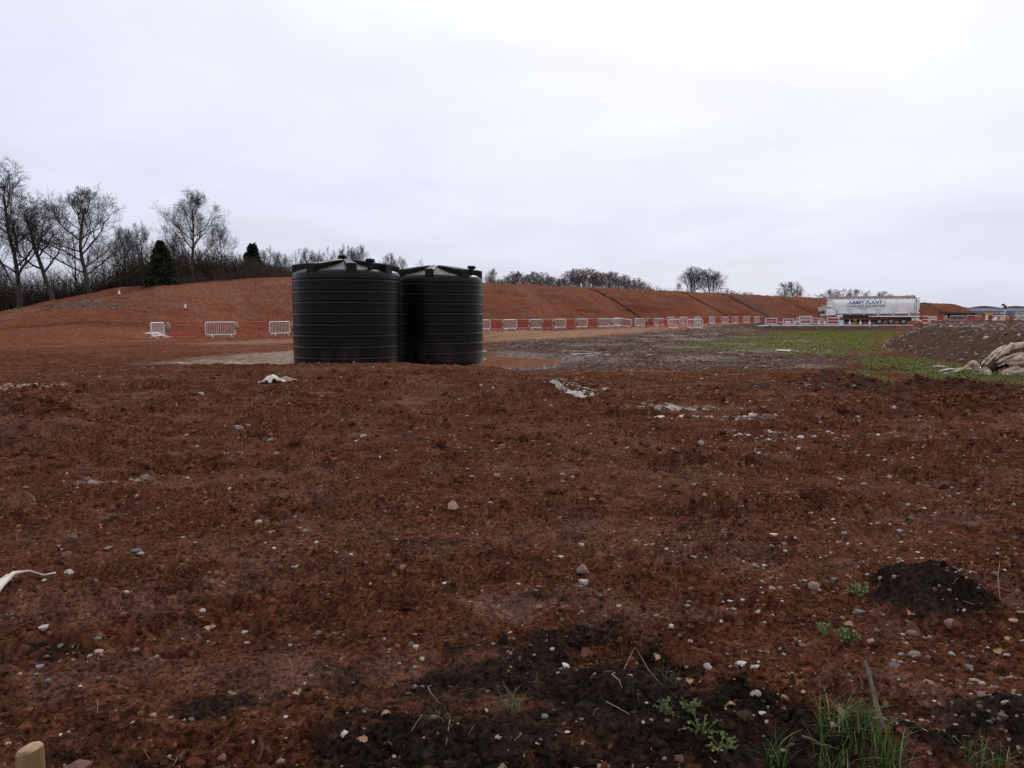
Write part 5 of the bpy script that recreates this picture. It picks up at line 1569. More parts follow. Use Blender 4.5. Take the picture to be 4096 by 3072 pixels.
weed(861, 605, 14, .10, 'ferny green weed beside the dark peat mound', 1)
weed(846, 646, 14, .085, 'small bushy weed below and left of the peat mound', 2)
weed(824, 640, 8, .07, 'sparse weed sprig left of the small bushy weed', 3)
weed(690, 722, 9, .06, 'pale leafy weed on the peat right of the middle', 4, .015)
weed(666, 714, 8, .07, 'pale yellow green weed sprig left of the leafy one', 5, .014)
weed(702, 745, 9, .10, 'leafy weed sprig at the bottom left of the largest tuft', 6, .013)
weed(722, 760, 8, .08, 'low weed sprig near the bottom edge left of the narrow tuft', 7, .013)


def sticks(label, name, pts_px, r, m, cat, dz=.02, grp=None, taper=.4, n=6):
    pts = []
    for (px, py, lift) in pts_px:
        X, Y = ground_hit(px, py); pts.append((X, Y, Hs(X, Y) + dz + lift))
    mb = MB(); k = len(pts); mb.tube(pts, [r * (1 - (1 - taper) * i / (k - 1)) for i in range(k)], n)
    return tag(mb.obj(name, m, None, True), label, cat, grp)


# the stick leans out of the soil over the tuft
P0 = np.array(ground_hit(898, 764)); P1 = np.array(ground_hit(862, 718))
pts = []
for u in np.linspace(0, 1, 8):
    c_ = P0 + (P1 - P0) * u; pts.append((c_[0] + .006 * math.sin(9 * u), c_[1], Hs(P0[0], P0[1]) - .02 + u * .20 + .004 * math.sin(14 * u)))
mb = MB(); mb.tube(pts, [.013, .0125, .013, .011, .0105, .009, .0085, .006], 8); stk = mb.obj('stick', M_STICK, None, True)
tag(stk, 'brown stick leaning over the largest grass tuft', 'stick')
sticks('bent pale twig arching over dark peat right of the middle', 'twig', ((624, 672, .005), (635, 664, .03), (648, 676, .02), (662, 696, .003)), .0022, M_STRAW, 'twig', .015, 'pale twigs and roots')
sticks('forked pale root lying on the dark peat right of the middle', 'twig', ((606, 702, .0), (618, 712, .01), (630, 720, .0), (634, 727, .0)), .0026, M_STRAW, 'twig', .012, 'pale twigs and roots')
sticks('thin pale root above the forked one on the peat', 'twig', ((612, 676, 0), (619, 690, .01), (622, 698, 0)), .003, M_STRAW, 'twig', .012, 'pale twigs and roots')
sticks('thin crooked root near the middle of the peat', 'twig', ((428, 690, 0), (430, 702, .01), (439, 710, 0)), .0024, M_STRAW, 'twig', .012, 'pale twigs and roots')
sticks('curved dry stalk right of the peat mound', 'twig', ((1000, 605, 0), (997, 592, .03), (999, 578, .02)), .0024, M_STRAW, 'twig', .012, 'pale twigs and roots')
sticks('dark slanting twig by the narrow tuft at the bottom', 'twig', ((802, 747, .0), (815, 756, .03), (830, 766, .02)), .006, M_STICK, 'twig', .015)
sticks('long dark root across the peat in the middle', 'twig', ((505, 628, 0), (525, 616, .01), (545, 606, .015), (560, 600, 0)), .0035, M_STICK, 'twig', .012, 'pale twigs and roots')
sticks('pale forked straw on the soil below the middle', 'twig', ((446, 752, 0), (450, 742, .02), (453, 738, .03)), .0026, M_STRAW, 'twig', .012, 'pale twigs and roots')
# pale stripped root at the left edge
pts = []
for px, py, l in ((-14, 612, .02), (2, 594, .05), (14, 585, .06), (30, 579, .05), (44, 580, .03), (56, 577, .02)):
    X, Y = ground_hit(px, py); pts.append((X, Y, Hs(X, Y) + l))
mb = MB(); mb.tube(pts, [.028, .020, .014, .006, .004, .006], 8)
for k in range(3):
    q = [(p_[0] - .02 - .012 * k, p_[1] - .035 - .03 * k, p_[2] - .012 * k) for p_ in pts[:4]]; mb.tube(q, [.011, .010, .007, .002], 6)
tag(mb.obj('stripped_root', M_PALEROOT, None, True), 'pale stripped root lying at the left edge of the soil', 'root')

# dry straw, thin roots
rg = np.random.default_rng(19); n = 200
th = rg.uniform(-R(35), R(35), n); rr = 2.9 + 6 * rg.random(n) ** 1.6
x = rr * np.sin(th); y = rr * np.cos(th); z = H(x, y)
an = rg.random(n) * 6.283; L = rg.uniform(.010, .034, n); d = np.stack([np.cos(an), np.sin(an), rg.normal(.15, .35, n)], 1) * L[:, None]
p = np.stack([x, y, z + .008], 1); mid = p + d + rg.normal(0, .006, (n, 3)) + np.array([0, 0, .006]); e = mid + d * .9 + rg.normal(0, .012, (n, 3))
V, F = tubes_np(np.concatenate([p, mid]), np.concatenate([mid, e]), np.full(2 * n, .0012), np.full(2 * n, .0008), 3)
o = link('straw_litter', mesh_np('straw_litter', V, F, None, M_STRAW)); tag(o, 'bits of dry straw and root scattered over the near soil', None, kind='stuff')


# fallen leaves
def leaf(px, py, s, label, seed):
    rg = random.Random(seed); X, Y = ground_hit(px, py); n = 9; vs = []
    for i in range(n + 1):
        u = i / n; w = .34 * math.sin(math.pi * min(u * 1.05, 1)) * (1 + .35 * math.cos(u * 22)) + .02
        zc_ = .18 * math.sin(u * 3.3) + .05
        for t_ in (-1, 0, 1): vs.append(((u - .5) * s, t_ * w * s, (zc_ + abs(t_) * .22) * s))
    fs = [(3 * i + j, 3 * i + j + 1, 3 * i + j + 4, 3 * i + j + 3) for i in range(n) for j in (0, 1)]
    mb = MB(); mb.add(vs, fs); o = mb.obj('dead_leaf', M_LEAF, None, False, loc=(X, Y, Hs(X, Y) + .012), rotz=rg.uniform(0, 6.28)); o.rotation_euler[0] = rg.uniform(-.5, .5); o.rotation_euler[1] = rg.uniform(-.4, .4)
    tag(o, label, 'leaf', 'dead oak leaves')


for i, (px, py, s, lb) in enumerate(((849, 628, .075, 'tan oak leaf below the ferny weed'), (909, 620, .075, 'upright tan oak leaf at the foot of the peat mound'), (842, 722, .085, 'tan oak leaf standing in the largest tuft beside the stick'), (689, 685, .06, 'brown oak leaf at the left edge of the peat lump'),
                                     (999, 656, .07, 'tan oak leaf near the right edge below the peat mound'), (1009, 643, .06, 'pale oak leaf near the right edge, above the other one'), (211, 639, .085, 'cream oak leaf on bare soil left of the middle'), (299, 700, .07, 'narrow tan leaf standing on bare soil left of the peat'),
                                     (655, 668, .06, 'cream leaf on the right edge of the dark peat'), (362, 754, .06, 'yellowish leaf at the bottom edge left of the middle'), (386, 721, .05, 'orange brown leaf on red soil below the middle'), (730, 716, .055, 'pale leaf among the peat lumps left of the largest tuft'))):
    leaf(px, py, s * .8, lb, i)

# ------------------------------------------------------------------ wooden post
pX, pY = -1.514, 2.40
pz = Hs(pX, pY)
t = root('wooden_post', (pX, pY, pz))
topz = EYE - 2.56 * .5285 - pz
mb = MB(); n = 28; prof = []
for i, zz in enumerate((-.25, .0, topz * .5, topz - .03, topz - .008)):
    prof.append((.0400 if i < 4 else .0385, zz))
mb.lathe(prof, n, caps=False); vs = mb.v
mb.v = [(x_ * (1 + .02 * math.sin(5 * math.atan2(y_, x_))), y_ * (1 + .02 * math.sin(5 * math.atan2(y_, x_))), z_ + (.010 * x_ / .04 if z_ > topz - .05 else 0)) for x_, y_, z_ in mb.v]
mb.obj('shaft', M_WOOD, t, True)
mb = MB(); rings = 6; vs = [(0, 0, topz)]; fs = []
for r_ in range(1, rings + 1):
    for k in range(n):
        a = 2 * math.pi * k / n; q = .0385 * r_ / rings * (1 + .02 * math.sin(5 * a)); xx, yy = q * math.cos(a), q * math.sin(a)
        vs.append((xx, yy, topz - .008 * (r_ == rings) + .010 * xx / .04 + (.0025 * float(perlin(np.array([xx * 90]), np.array([yy * 90]), 5)[0]) if r_ < rings else 0)))
fs += [(0, 1 + k, 1 + (k + 1) % n) for k in range(n)]
for r_ in range(rings - 1):
    for k in range(n):
        a = 1 + r_ * n + k; b = 1 + r_ * n + (k + 1) % n; fs.append((a, a + n, b + n, b))
mb.add(vs, fs); mb.obj('cut_top', M_ENDG, t, True)
tag(t, 'round wooden post with a rough cut top at the bottom left corner', 'post')


# ------------------------------------------------------------------ uprooted stump on the right
def limb(mb, pts, rs, seed, n=22, sub=7, rough=.42):
    pts = [Vector(p_) for p_ in pts]; P = []; Rr = []
    for i in range(len(pts) - 1):
        for k in range(sub):
            u = k / sub; p0 = pts[max(i - 1, 0)]; p1 = pts[i]; p2 = pts[i + 1]; p3 = pts[min(i + 2, len(pts) - 1)]
            P.append(.5 * ((2 * p1) + (p2 - p0) * u + (2 * p0 - 5 * p1 + 4 * p2 - p3) * u * u + (3 * p1 - p0 - 3 * p2 + p3) * u ** 3)); Rr.append(rs[i] * (1 - u) + rs[i + 1] * u)
    P.append(pts[-1]); Rr.append(rs[-1]); b = len(mb.v); mb.tube(P, Rr, n)
    V = np.array([tuple(v) for v in mb.v[b:]]); 
    for i in range(len(P)):
        c_ = np.array(P[i][:]); sl = V[i * n:(i + 1) * n]; a = np.arange(n) * 2 * math.pi / n
        tw_ = a + .07 * i
        f = 1 + rough * (.5 * perlin(a * 2.2 + .15 * i, np.full(n, i * .22 + seed), seed) + .9 * perlin(np.cos(tw_) * 4.5, np.sin(tw_) * 4.5 + i * .03, seed + 7) + .6 * np.abs(perlin(np.cos(a) * 3 + 5, np.sin(a) * 3 + i * .10 + seed * 3, seed + 2)) + .45 * perlin(np.cos(a) * 6, np.sin(a) * 6 + i * .2, seed + 4))
        V[i * n:(i + 1) * n] = c_ + (sl - c_) * f[:, None]
    mb.v[b:] = [tuple(v) for v in V]


def sp3(px, Y, py): return (at(px, Y), Y, EYE + (314.6 - py) * Y / FPX)


M_GAPSHADE = mat('gap_shade_wood', (.15, .10, .068), .95, spec=.1, noise=(4, (.05, .032, .022), .4, .65), bump_=(9, .05))  # trunk wood coloured dark to stand for shade in gaps between strands
stp = root('tree_stump', (at(1010, 20.6), 20.6, 0))
ox, oy = at(1010, 20.6), 20.6
def rel(*a): X, Y, Z = sp3(*a); return (X - ox, Y - oy, Z)
mb = MB(); limb(mb, [rel(983, 20.6, 373), rel(991, 20.7, 366), rel(1004, 20.8, 360), rel(1020, 21.0, 356), rel(1042, 21.1, 354), rel(1070, 21.2, 360)], [.10, .15, .19, .20, .21, .2], 3, 26, 9); mb.obj('trunk', M_GAPSHADE, stp, True)
mb = MB(); limb(mb, [rel(990, 20.9, 366), rel(993, 20.9, 359), rel(1003, 20.9, 353), rel(1015, 21.0, 350), rel(1030, 21.1, 348)], [.06, .09, .08, .07, .09], 5, 18, 8); mb.obj('root', M_STUMP, stp, True)
mb = MB(); limb(mb, [rel(1010, 20.4, 366), rel(1018, 20.3, 362), rel(1028, 20.3, 362), rel(1040, 20.4, 368)], [.05, .12, .15, .14], 9, 18, 7); mb.obj('root', M_STUMP, stp, True)
mb = MB(); limb(mb, [rel(981, 20.5, 379), rel(976.5, 20.4, 366.5), rel(972.5, 20.4, 363.5), rel(966, 20.35, 368), rel(955, 20.3, 372.5), rel(944, 20.2, 374.2)], [.13, .09, .055, .032, .022, .014], 7, 14, 7, .3); mb.obj('root', M_STUMP, stp, True)
mb = MB(); limb(mb, [rel(1000, 20.3, 378), rel(1008, 20.2, 374), rel(1018, 20.15, 373), rel(1032, 20.1, 374)], [.05, .10, .12, .12], 13, 14, 6); mb.obj('root', M_STUMP, stp, True)
mb = MB(); limb(mb, [rel(985, 20.5, 372), rel(988, 20.35, 377), rel(986, 20.25, 380)], [.15, .12, .05], 17, 14, 5); mb.obj('root', M_STUMP, stp, True)
strand_rg = random.Random(4)
for k in range(13):                       # twisted strands of wood along the log
    a0 = R(-20 + 17 * k); pts = []
    for (px_, Y_, py_, rr_) in ((986, 20.6, 370, .15), (994, 20.7, 364, .19), (1005, 20.8, 358.5, .23), (1018, 20.95, 355, .24), (1034, 21.1, 353, .25), (1060, 21.2, 357, .25)):
        b_ = rel(px_, Y_, py_); a0 += strand_rg.uniform(-.05, .32)
        pts.append((b_[0] - .35 * rr_ * math.sin(a0) , b_[1] - rr_ * math.cos(a0) * .95, b_[2] + rr_ * math.sin(a0) * .95))
    st_i = strand_rg.choice((0, 0, 1, 2)); pts = pts[st_i:]
    mb = MB(); limb(mb, pts, [.02] + [strand_rg.uniform(.025, .075) for _ in pts[1:-1]] + [.03], 31 + k, 9, 7, .8); mb.obj('strand', M_STUMP, stp, True)
tag(stp, 'uprooted weathered tree stump with twisted pale roots on the turf at the right edge', 'tree stump')
for (pp, lb) in ((((933, 368.5), (940, 369.6), (948, 368.9)), 'short pale bark strip left of the stump, farther one'), (((938, 373.8), (948, 372.6), (956, 373.4), (966, 372), (974, 371)), 'long pale bark strip lying on the turf left of the stump')):
    pts = []
    for (px, py) in pp:
        X, Y = ground_hit(px, py); pts.append((X, Y, Hs(X, Y) + .06))
    mb = MB(); limb(mb, pts, [.015] + [.034] * (len(pts) - 2) + [.015], 21, 10, 5, .5)
    tag(mb.obj('bark_strip', M_PALEROOT, None, True), lb, 'bark', 'pale bark strips by the stump')


# ------------------------------------------------------------------ torn sheets on the soil
def sheet(name, px, py, sx, sy, h, m, label, cat, seed, rz=0.0, peak=(0, 0)):
    X, Y = ground_hit(px, py); n = 34; u, v = np.meshgrid(np.linspace(-1, 1, n), np.linspace(-1, 1, n), indexing='ij')
    u = u.ravel(); v = v.ravel()
    edge = .66 + .34 * fbm(np.arctan2(v, u) * 2.2, np.full(u.shape, seed), seed, 4, .65) * 2
    rad = np.hypot(u, v); k = np.minimum(1, edge / np.maximum(rad, 1e-3) * np.minimum(rad, 1.0)); 
    x = X + (u * sx * math.cos(rz) - v * sy * math.sin(rz)); y = Y + (u * sx * math.sin(rz) + v * sy * math.cos(rz))
    fold = np.abs(fbm(u * 1.6 + seed, v * 1.6, seed + 9, 4, .6)) * 1.5 + .5 * np.abs(fbm(u * 5 + seed, v * 5, seed + 19, 3, .6)) + .25 * np.abs(perlin(np.arctan2(v - peak[1], u - peak[0]) * 2.6, rad * .6 + seed, seed + 3))
    z = H(x, y) * .5 + H0(x, y) * .5 + .015 + h * (np.exp(-(((u - peak[0]) / .42) ** 2 + ((v - peak[1]) / .5) ** 2)) * .9 + fold * .34 * (1 - .5 * rad))
    V = np.stack([x - X, y - Y, z - Hs(X, Y)], 1)
    i = np.arange(n - 1)[:, None] * n; j = np.arange(n - 1)[None, :]; Q = np.stack([i + j, i + n + j, i + n + j + 1, i + j + 1], -1).reshape(-1, 4)
    keep = (rad[Q].mean(1) < edge[Q].mean(1))
    Q = Q[keep]; us_, inv = np.unique(Q, return_inverse=True)
    me = mesh_np(name, V[us_], inv.reshape(-1, 4), None, m, True)
    o = link(name, me, None, (X, Y, Hs(X, Y)))
    s_ = o.modifiers.new('thickness', 'SOLIDIFY'); s_.thickness = .006
    tag(o, label, cat)
    return o


sheet('cloth_scrap', 272.5, 384, .42, .34, .17, M_CLOTH, 'crumpled white cloth scrap on the soil in front of the nearer tank', 'cloth', 3, .1, (.05, -.2))
sheet('cloth_scrap', 285.5, 382.5, .34, .16, .10, M_SACK, 'brownish torn sacking beside the crumpled white cloth', 'cloth', 5, .2)
sheet('fleece', 581, 396, .60, .42, .05, M_FLEECE, 'grey white muddy fleece draped on the clod heap right of the tanks', 'fleece', 7, -.15, (-.3, .1))
sheet('fleece', 560, 391, .40, .10, .12, M_FLEECE, 'narrow strip of fleece running up the clod heap to the dark hollow', 'fleece', 11, -.75)
sheet('plastic_scrap', 660, 418.5, .28, .16, .05, M_CLOTH, 'pale torn plastic scrap, left one in the litter patch', 'plastic scrap', 13, .2)
sheet('plastic_scrap', 672, 411, .40, .16, .06, M_FLEECE, 'grey torn sheet half buried in the litter patch', 'plastic scrap', 15, -.2)
sheet('plastic_scrap', 683.5, 418, .22, .16, .06, M_CLOTH, 'bluish white scrap at the right of the litter patch', 'plastic scrap', 17, .4)
sheet('plastic_sheeting', 157, 335.4, 1.25, .7, .22, M_CLOTH, 'white plastic sheeting bunched at the foot of the leftmost barrier', 'sheeting', 19, .3)

# ------------------------------------------------------------------ stones
def rock_mesh(kind, sub, seed, flat_=.7):
    V, F = ico(sub); V = V.copy(); rg = np.random.default_rng(seed)
    for k in range(9):                                   # chip facets
        d = rg.normal(0, 1, 3); d /= np.linalg.norm(d); h = rg.uniform(.5, .86)
        e = V @ d - h; V = V - np.where(e > 0, e, 0)[:, None] * d
    V = V * (1 + .10 * fbm(V[:, 0] * 1.7 + seed, V[:, 1] * 1.7 + V[:, 2] * 1.3, seed, 3)[:, None] * 2)
    V = V * np.array([1, rg.uniform(.65, .9), rg.uniform(.5, .8) * flat_ / .7])
    return mesh_np('stone', V, None, F, STONE_M[kind], sub > 2)


RK = {k: [rock_mesh(k, 3, 100 + i * 7 + hash(k) % 1 + len(k)) for i in range(4)] for k in STONE_M}
RK1 = {k: [rock_mesh(k, 2, 300 + i * 11 + len(k)) for i in range(5)] for k in STONE_M}


def stone(px, py, wpx, kind, label, i, tall=1.0, group='single stones on the bare soil'):
    X, Y = ground_hit(px, py); s = wpx * math.hypot(Y, EYE) / FPX / 2
    o = link('stone', RK[kind][i % 4], None, (X, Y, float(H0(X, Y)) * .4 + Hs(X, Y) * .6 + s * .30 * tall)); o.scale = (s, s, s * tall)
    o.rotation_euler = (random.uniform(-.2, .2), random.uniform(-.2, .2), random.uniform(0, 6.28))
    tag(o, label, 'stone', group)
    KNOWN.append((X, Y))


KNOWN = []
SL = [(238, 430, 13, 'grey', 'rounded grey stone on the soil in front of the nearer tank', .8), (271, 442, 11, 'grey', 'rounded grey stone below and right of the larger grey one', .8), (276, 456, 7, 'pink', 'small pinkish stone below the two rounded grey ones', 1.2),
      (363.5, 438.5, 9, 'white', 'white stone split by a dark line below the farther tank', .9), (136.5, 551, 12, 'slate', 'blue grey flat stone on the left of the bare soil', .6), (69, 574, 12, 'white', 'pale grey pebble beside the tip of the stripped root', .7),
      (73.5, 541, 14, 'brown', 'reddish brown rock on the left above the pale pebble', .9), (107, 548, 11, 'pink', 'tan elongated stone left of the blue grey one', .5), (66, 556, 14, 'brown', 'brown flat lump just above the pale pebble on the left', .6),
      (583, 572, 17, 'pink', 'largest pale stone with a white cap, upper one of a close pair', 1.1), (584, 587, 15, 'white', 'chalky stone just below the largest pale stone', .8), (402, 577, 11, 'pink', 'pinkish white stone near the middle with red soil on its lower half', 1.1),
      (618, 568, 8, 'slate', 'slate grey angular stone right of the largest pale stone', 1.0), (379, 617, 8, 'slate', 'blue grey stone at the left of a touching pair below the middle', .9), (385, 620, 7, 'white', 'pale stone touching the blue grey one below the middle', .7),
      (236, 629, 10, 'pink', 'pinkish grey stone by the dark soil left of the middle', 1.0), (244, 634, 9, 'white', 'crumbly white stone right below the pinkish grey one', .6), (319, 634.5, 9, 'grey', 'lone grey angular stone left of the peat', .9), (227, 596, 9, 'white', 'whitish bean shaped stone on the left soil', .8),
      (325, 597, 14, 'pink', 'long beige stone left of the middle', .5), (433, 722, 8, 'grey', 'upright grey stone on the edge of the peat at the bottom', 1.3), (415, 687, 8, 'grey', 'grey pebble in the cluster of three on the peat', .8), (421.5, 688.5, 9, 'pink', 'tan round pebble in the cluster of three on the peat', .7), (408, 694, 8, 'brown', 'brown pebble below the cluster of three on the peat', .8), (422, 659, 7, 'white', 'small whitish pebble above the cluster on the peat', .6),
      (388, 750, 9, 'brown', 'small brown angular stone near the bottom edge', .9), (544, 718, 9, 'grey', 'purplish grey pebble in the middle of the peat', .7), (564, 727, 7, 'brown', 'round dark red pebble in the peat', 1.0), (559, 743, 6, 'pink', 'small golden round pebble on the peat near the bottom', 1.0), (669, 724, 9, 'grey', 'grey pebble beside the pale leafy weed', .7), (630, 727, 8, 'pink', 'pinkish pebble on the peat left of the leafy weed', .7),
      (572, 648, 6, 'white', 'cubic white stone at the top of the peat patch', 1.1), (605, 655, 6, 'white', 'small white stone on the upper right of the peat', 1.0), (605, 620, 8, 'white', 'white fleck stone on red soil above the peat', .6), (567, 609, 8, 'brown', 'brown pebble below the largest pale stone', .8),
      (755, 668, 12, 'white', 'smooth whitish stone on the soil left of the peat mound foot', .6), (755, 696, 14, 'white', 'smooth pale egg shaped stone on the edge of the peat lump', .8), (707.5, 671, 10, 'white', 'small white pointed stone right of the peat patch', .9), (814, 590, 14, 'pink', 'angular pink stone left of the ferny weed', .9), (858, 617, 14, 'slate', 'blue grey stone half sunk in soil below the ferny weed', 1.0),
      (952.5, 627, 17, 'pink', 'rounded pinkish boulder at the foot of the peat mound', .9), (914, 635, 14, 'pink', 'tan block shaped stone under the upright leaf', .8), (913, 656, 14, 'grey', 'grey white angular stone right of the bushy weed', .9), (951, 652, 9, 'white', 'bright white stone below the pinkish boulder', .9), (970, 668, 13, 'slate', 'light blue flat stone with a dark notch near the right', .6), (894, 672, 15, 'grey', 'large grey angular stone above the largest tuft', .8), (930, 685, 14, 'pink', 'pinkish stone right of the largest tuft', .7), (982, 686, 9, 'white', 'whitish stone on the far right above the corner tuft', .9), (924, 730, 8, 'white', 'white broken stone right of the largest tuft foot', .9), (938, 709, 8, 'white', 'narrow white stone right above the broken white one', .5), (850, 686, 9, 'pink', 'tan stone left of the stick top', .8),
      (563, 478, 10, 'grey', 'greyish stone in the middle distance right of the centre', .9), (496, 481, 10, 'pink', 'round beige stone in the middle distance', .9), (573, 479, 9, 'pink', 'flattish beige stone beside the greyish one in the middle distance', .5), (594, 505, 9, 'pink', 'pinkish rock in the middle distance left of a white pebble', .8), (637, 504, 7, 'white', 'white pebble in the middle distance right of centre', .8), (808, 387.5, 9, 'pink', 'pale pinkish block at the foot of the red clods', .9), (854, 387.5, 6, 'pink', 'small pale stone on the red clods', .9), (769, 442, 7, 'white', 'white stone on the right middle distance', .8), (446, 363.5, 5, 'white', 'white knobbly stone at the edge of the puddle by the farther tank', 1.2), (484.5, 353, 6, 'white', 'white lump beside the right side of the farther tank', 1.0)]
for i, (px, py, w, k, lb, tl) in enumerate(SL): stone(px, py, w, k, lb, i, tl)
# many more loose stones, the largest ones each an object
rg = np.random.default_rng(77)
kinds = ['white', 'pink', 'grey', 'slate', 'brown']
n_left = 238; got = 0
while got < n_left:
    px = rg.uniform(-5, 1030); py = 400 + 360 * rg.random() ** .8
    dens = .25 + .9 * float(sm(560, 980, np.array([px]))[0]) * (1.0 if py > 430 else .4)
    if rg.random() > dens: continue
    X, Y = ground_hit(px, py)
    if rg.random() > .25 + 1.2 * float(sm(-.1, .35, fbm(np.array([X * 1.1]), np.array([Y * 1.1]), 300, 4))[0]): continue
    s = rg.uniform(2.4, 5.5) * math.hypot(Y, EYE) / FPX / 2 * (1.25 if rg.random() < .2 else 1)
    s = max(s, .012)
    k = kinds[int(rg.choice(5, p=[.26, .31, .13, .05, .25]))]
    o = link('stone', RK1[k][int(rg.integers(5))], None, (X, Y, Hs(X, Y) + s * .10)); o.scale = (s * rg.uniform(.8, 1.4), s, s * rg.uniform(.6, 1.0)); o.rotation_euler = (rg.uniform(-.3, .3), rg.uniform(-.3, .3), rg.uniform(0, 6.28))
    nm = {'white': 'whitish', 'pink': 'pinkish', 'grey': 'grey', 'slate': 'blue grey', 'brown': 'brown'}[k]
    tag(o, f'one of the many small {nm} stones strewn loose over the red brown soil', 'stone', f'small {nm} stones strewn over the soil')
    got += 1


def scatter(name, x, y, s, colr, sub, m, label, sink=.2, flatz=.65, seed=1):
    rg = np.random.default_rng(seed); V0, F0 = ico(sub); n = len(x); k = len(V0)
    J = V0[None] * (1 + rg.uniform(-.32, .32, (n, k))[:, :, None])
    J = J * np.stack([rg.uniform(.8, 1.35, n), rg.uniform(.7, 1.1, n), rg.uniform(.45, .95, n) * flatz / .65], 1)[:, None, :]
    a = rg.random(n) * 6.283; c_, s_ = np.cos(a)[:, None], np.sin(a)[:, None]
    X = J[:, :, 0] * c_ - J[:, :, 1] * s_; Y = J[:, :, 0] * s_ + J[:, :, 1] * c_
    z = H(x, y)
    P = np.stack([x[:, None] + X * s[:, None], y[:, None] + Y * s[:, None], (z + s * sink)[:, None] + J[:, :, 2] * s[:, None]], -1).reshape(-1, 3)
    F = (np.arange(n)[:, None, None] * k + F0[None]).reshape(-1, 3)
    o = link(name, mesh_np(name, P, None, F, m, False, np.repeat(colr, k, 0)))
    tag(o, label, None, kind='stuff')


PAL = np.array([[.52, .47, .42], [.34, .22, .165], [.21, .195, .19], [.15, .16, .175], [.15, .075, .05], [.27, .20, .16]])
def palette(n, rg, p): return PAL[rg.choice(6, n, p=p)] * rg.uniform(.6, 1.25, (n, 1))


# pebbles over the near soil
n = 11000; th = rg.uniform(-R(36), R(36), n); rr = 2.7 + 19 * rg.random(n) ** 1.5
x = rr * np.sin(th); y = rr * np.cos(th)
keep = rg.random(n) < (.35 + .65 * sm(-.3, 3, x)) * (.35 + 1.0 * sm(-.2, .35, fbm(x * 1.1, y * 1.1, 300, 4)))
x, y = x[keep], y[keep]; n = len(x)
s = np.minimum(rg.lognormal(-4.85, .5, n) * (.8 + .06 * np.hypot(x, y)), .05)
scatter('pebbles', x, y, s, palette(n, rg, [.16, .30, .10, .03, .25, .16]) * .84, 1, M_PEBBLE, 'small pebbles strewn all over the near soil', .15, .65, 11)
# loose crumbs and clods of soil
n = 30000; th = rg.uniform(-R(36), R(36), n); rr = 2.6 + 16 * rg.random(n) ** 1.35
x = rr * np.sin(th); y = rr * np.cos(th)
keep = rg.random(n) < .30 + .70 * sm(-.3, .3, fbm(x * .8, y * 1.0, 3, 4)); x, y = x[keep], y[keep]; n = len(x)
s = np.minimum(rg.lognormal(-4.9, .5, n) * (.7 + .075 * np.hypot(x, y)), .016 + .004 * np.hypot(x, y))
c, _ = paint(x, y)
scatter('soil_crumbs', x, y, s, c * np.clip(rg.lognormal(-.05, .38, (n, 1)), .4, 1.9), 1, M_CLOD, 'loose crumbs and clods of the red brown soil', .1, .75, 12)
n = 5200; th = rg.uniform(-R(36), R(36), n); rr = 2.8 + 14 * rg.random(n) ** 1.2
x = rr * np.sin(th); y = rr * np.cos(th)
keep = rg.random(n) < sm(-.1, .4, fbm(x * .8, y * 1.2, 302, 4)); x, y = x[keep], y[keep]; n = len(x)
s = np.minimum(rg.lognormal(-3.95, .45, n) * (.75 + .05 * np.hypot(x, y)), .02 + .006 * np.hypot(x, y))
c, _ = paint(x, y)
scatter('soil_clods', x, y, s, c * np.clip(rg.lognormal(.0, .28, (n, 1)), .5, 1.6), 2, M_CLOD, 'coarser broken lumps of the red brown soil', -.05, .8, 17)
# clods on the red heaps at the right and left
cx_ = []; cy_ = []
for (X, Y, rx, ry, h) in HEAPS[:12] + HEAPS[22:24]:
    m_ = 150; a = rg.random(m_) * 6.283; q = np.sqrt(rg.random(m_)); cx_.append(X + rx * 1.15 * q * np.cos(a)); cy_.append(Y + ry * 1.3 * q * np.sin(a))
x = np.concatenate(cx_); y = np.concatenate(cy_); n = len(x); c, _ = paint(x, y)
c = np.where((np.arange(n) % 5 < 4)[:, None], np.array([[.115, .042, .022]]) * rg.uniform(.5, 1.4, (n, 1)), c)
scatter('soil_crumbs', x, y, np.minimum(rg.lognormal(-3.75, .55, n), .08), c, 1, M_CLOD, 'lumpy red clods heaped at the edge of the turf and soil', .15, .8, 13)
# gravel on the flat beyond the soil
A = np.array(Z_GRAV); n = 15000
x = rg.uniform(A[:, 0].min(), A[:, 0].max(), n); y = A[:, 1].min() + (A[:, 1].max() - A[:, 1].min()) * rg.random(n) ** 1.7
k = rg.random(n) < soft(x, y, Z_GRAV, 1.2, fbm(x * .5, y * .35, 110, 4) * 1.5); q_ = np.hypot((x - PUD[0]) / PUD[2], (y - PUD[1]) / PUD[3]) > .95
x, y = x[k & q_], y[k & q_]; n = len(x)
scatter('gravel', x, y, np.minimum(rg.lognormal(-3.75, .45, n) * (.7 + .011 * y), .09), palette(n, rg, [.10, .22, .22, .05, .23, .18]) * .72, 1, M_PEBBLE, 'rough dark gravel spread on the flat beyond the soil', .15, .6, 14)
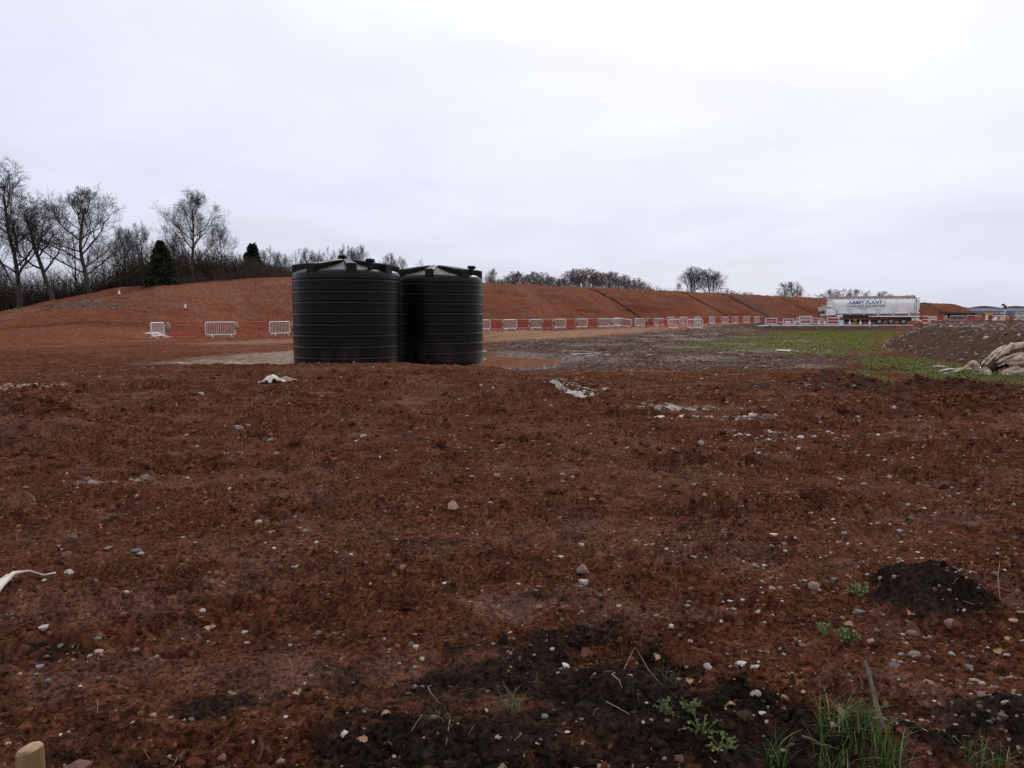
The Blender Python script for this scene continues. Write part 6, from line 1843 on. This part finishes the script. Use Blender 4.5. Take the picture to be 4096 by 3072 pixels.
# stones on the gravel heap
A = np.array(MOUND); n = 19000
x = rg.uniform(14, 34, n); y = rg.uniform(18, 48, n); dm = np.where(inpoly(x, y, MOUND), polydist(x, y, MOUND), -1)
k = (dm > -.0) & (rg.random(n) < (.30 + .7 * sm(0, .45, fbm(x * .35, y * .55, 301, 4))) * (1 - .35 * sm(4, 6, dm))); x, y = x[k], y[k]; n = len(x)
scatter('gravel', x, y, np.minimum(rg.lognormal(-3.4, .48, n), .12), palette(n, rg, [.12, .28, .22, .03, .20, .15]) * .82, 1, M_PEBBLE, 'stones covering the gravel heap on the right', .15, .6, 15)
# pale broken rubble in the litter patches
xs_ = []; ys_ = []
for (px, py, rx, ry, m_) in ((578, 395, .75, .30, 170), (560, 393, .5, .2, 60), (672, 412, .85, .42, 190), (700, 420, .9, .4, 70), (750, 421, .5, .25, 90), (30, 399, .6, .25, 90), (115, 483, .4, .14, 40), (765, 440, 1.0, .4, 60), (930, 560, 1.1, .6, 90), (790, 575, .9, .5, 40)):
    X, Y = fl(px, py); xs_.append(X + rx * rg.normal(0, .5, m_)); ys_.append(Y + ry * rg.normal(0, .5, m_))
x = np.concatenate(xs_); y = np.concatenate(ys_); n = len(x)
scatter('rubble', x, y, np.minimum(rg.lognormal(-3.9, .5, n), .05) * np.where(y < 9, .42, 1.0), palette(n, rg, [.30, .30, .08, .02, .10, .20]) * .9, 1, M_PEBBLE, 'pale broken rubble mixed into the soil in small patches', .1, .6, 18)
# stones along the dark bank, foot of the slope and grey rubble on the ramp
x = np.concatenate([at(820, 97) + rg.normal(0, 6, 900), at(88, 66) + rg.normal(0, 3.2, 260), rg.uniform(-16, 30, 900)])
y = np.concatenate([95.5 + rg.normal(0, 1.8, 900), 66 + rg.normal(0, 1.6, 260), np.zeros(900)])
y[-900:] = BK * x[-900:] + BA - BN * np.abs(rg.normal(.5, 1.5, 900)); n = len(x)
scatter('rubble', x, y, np.minimum(rg.lognormal(-2.9, .45, n), .18), palette(n, rg, [.06, .2, .22, .04, .32, .16]) * .62, 1, M_PEBBLE, 'scattered rubble along the bank, barriers and ramp edge', .15, .7, 16)
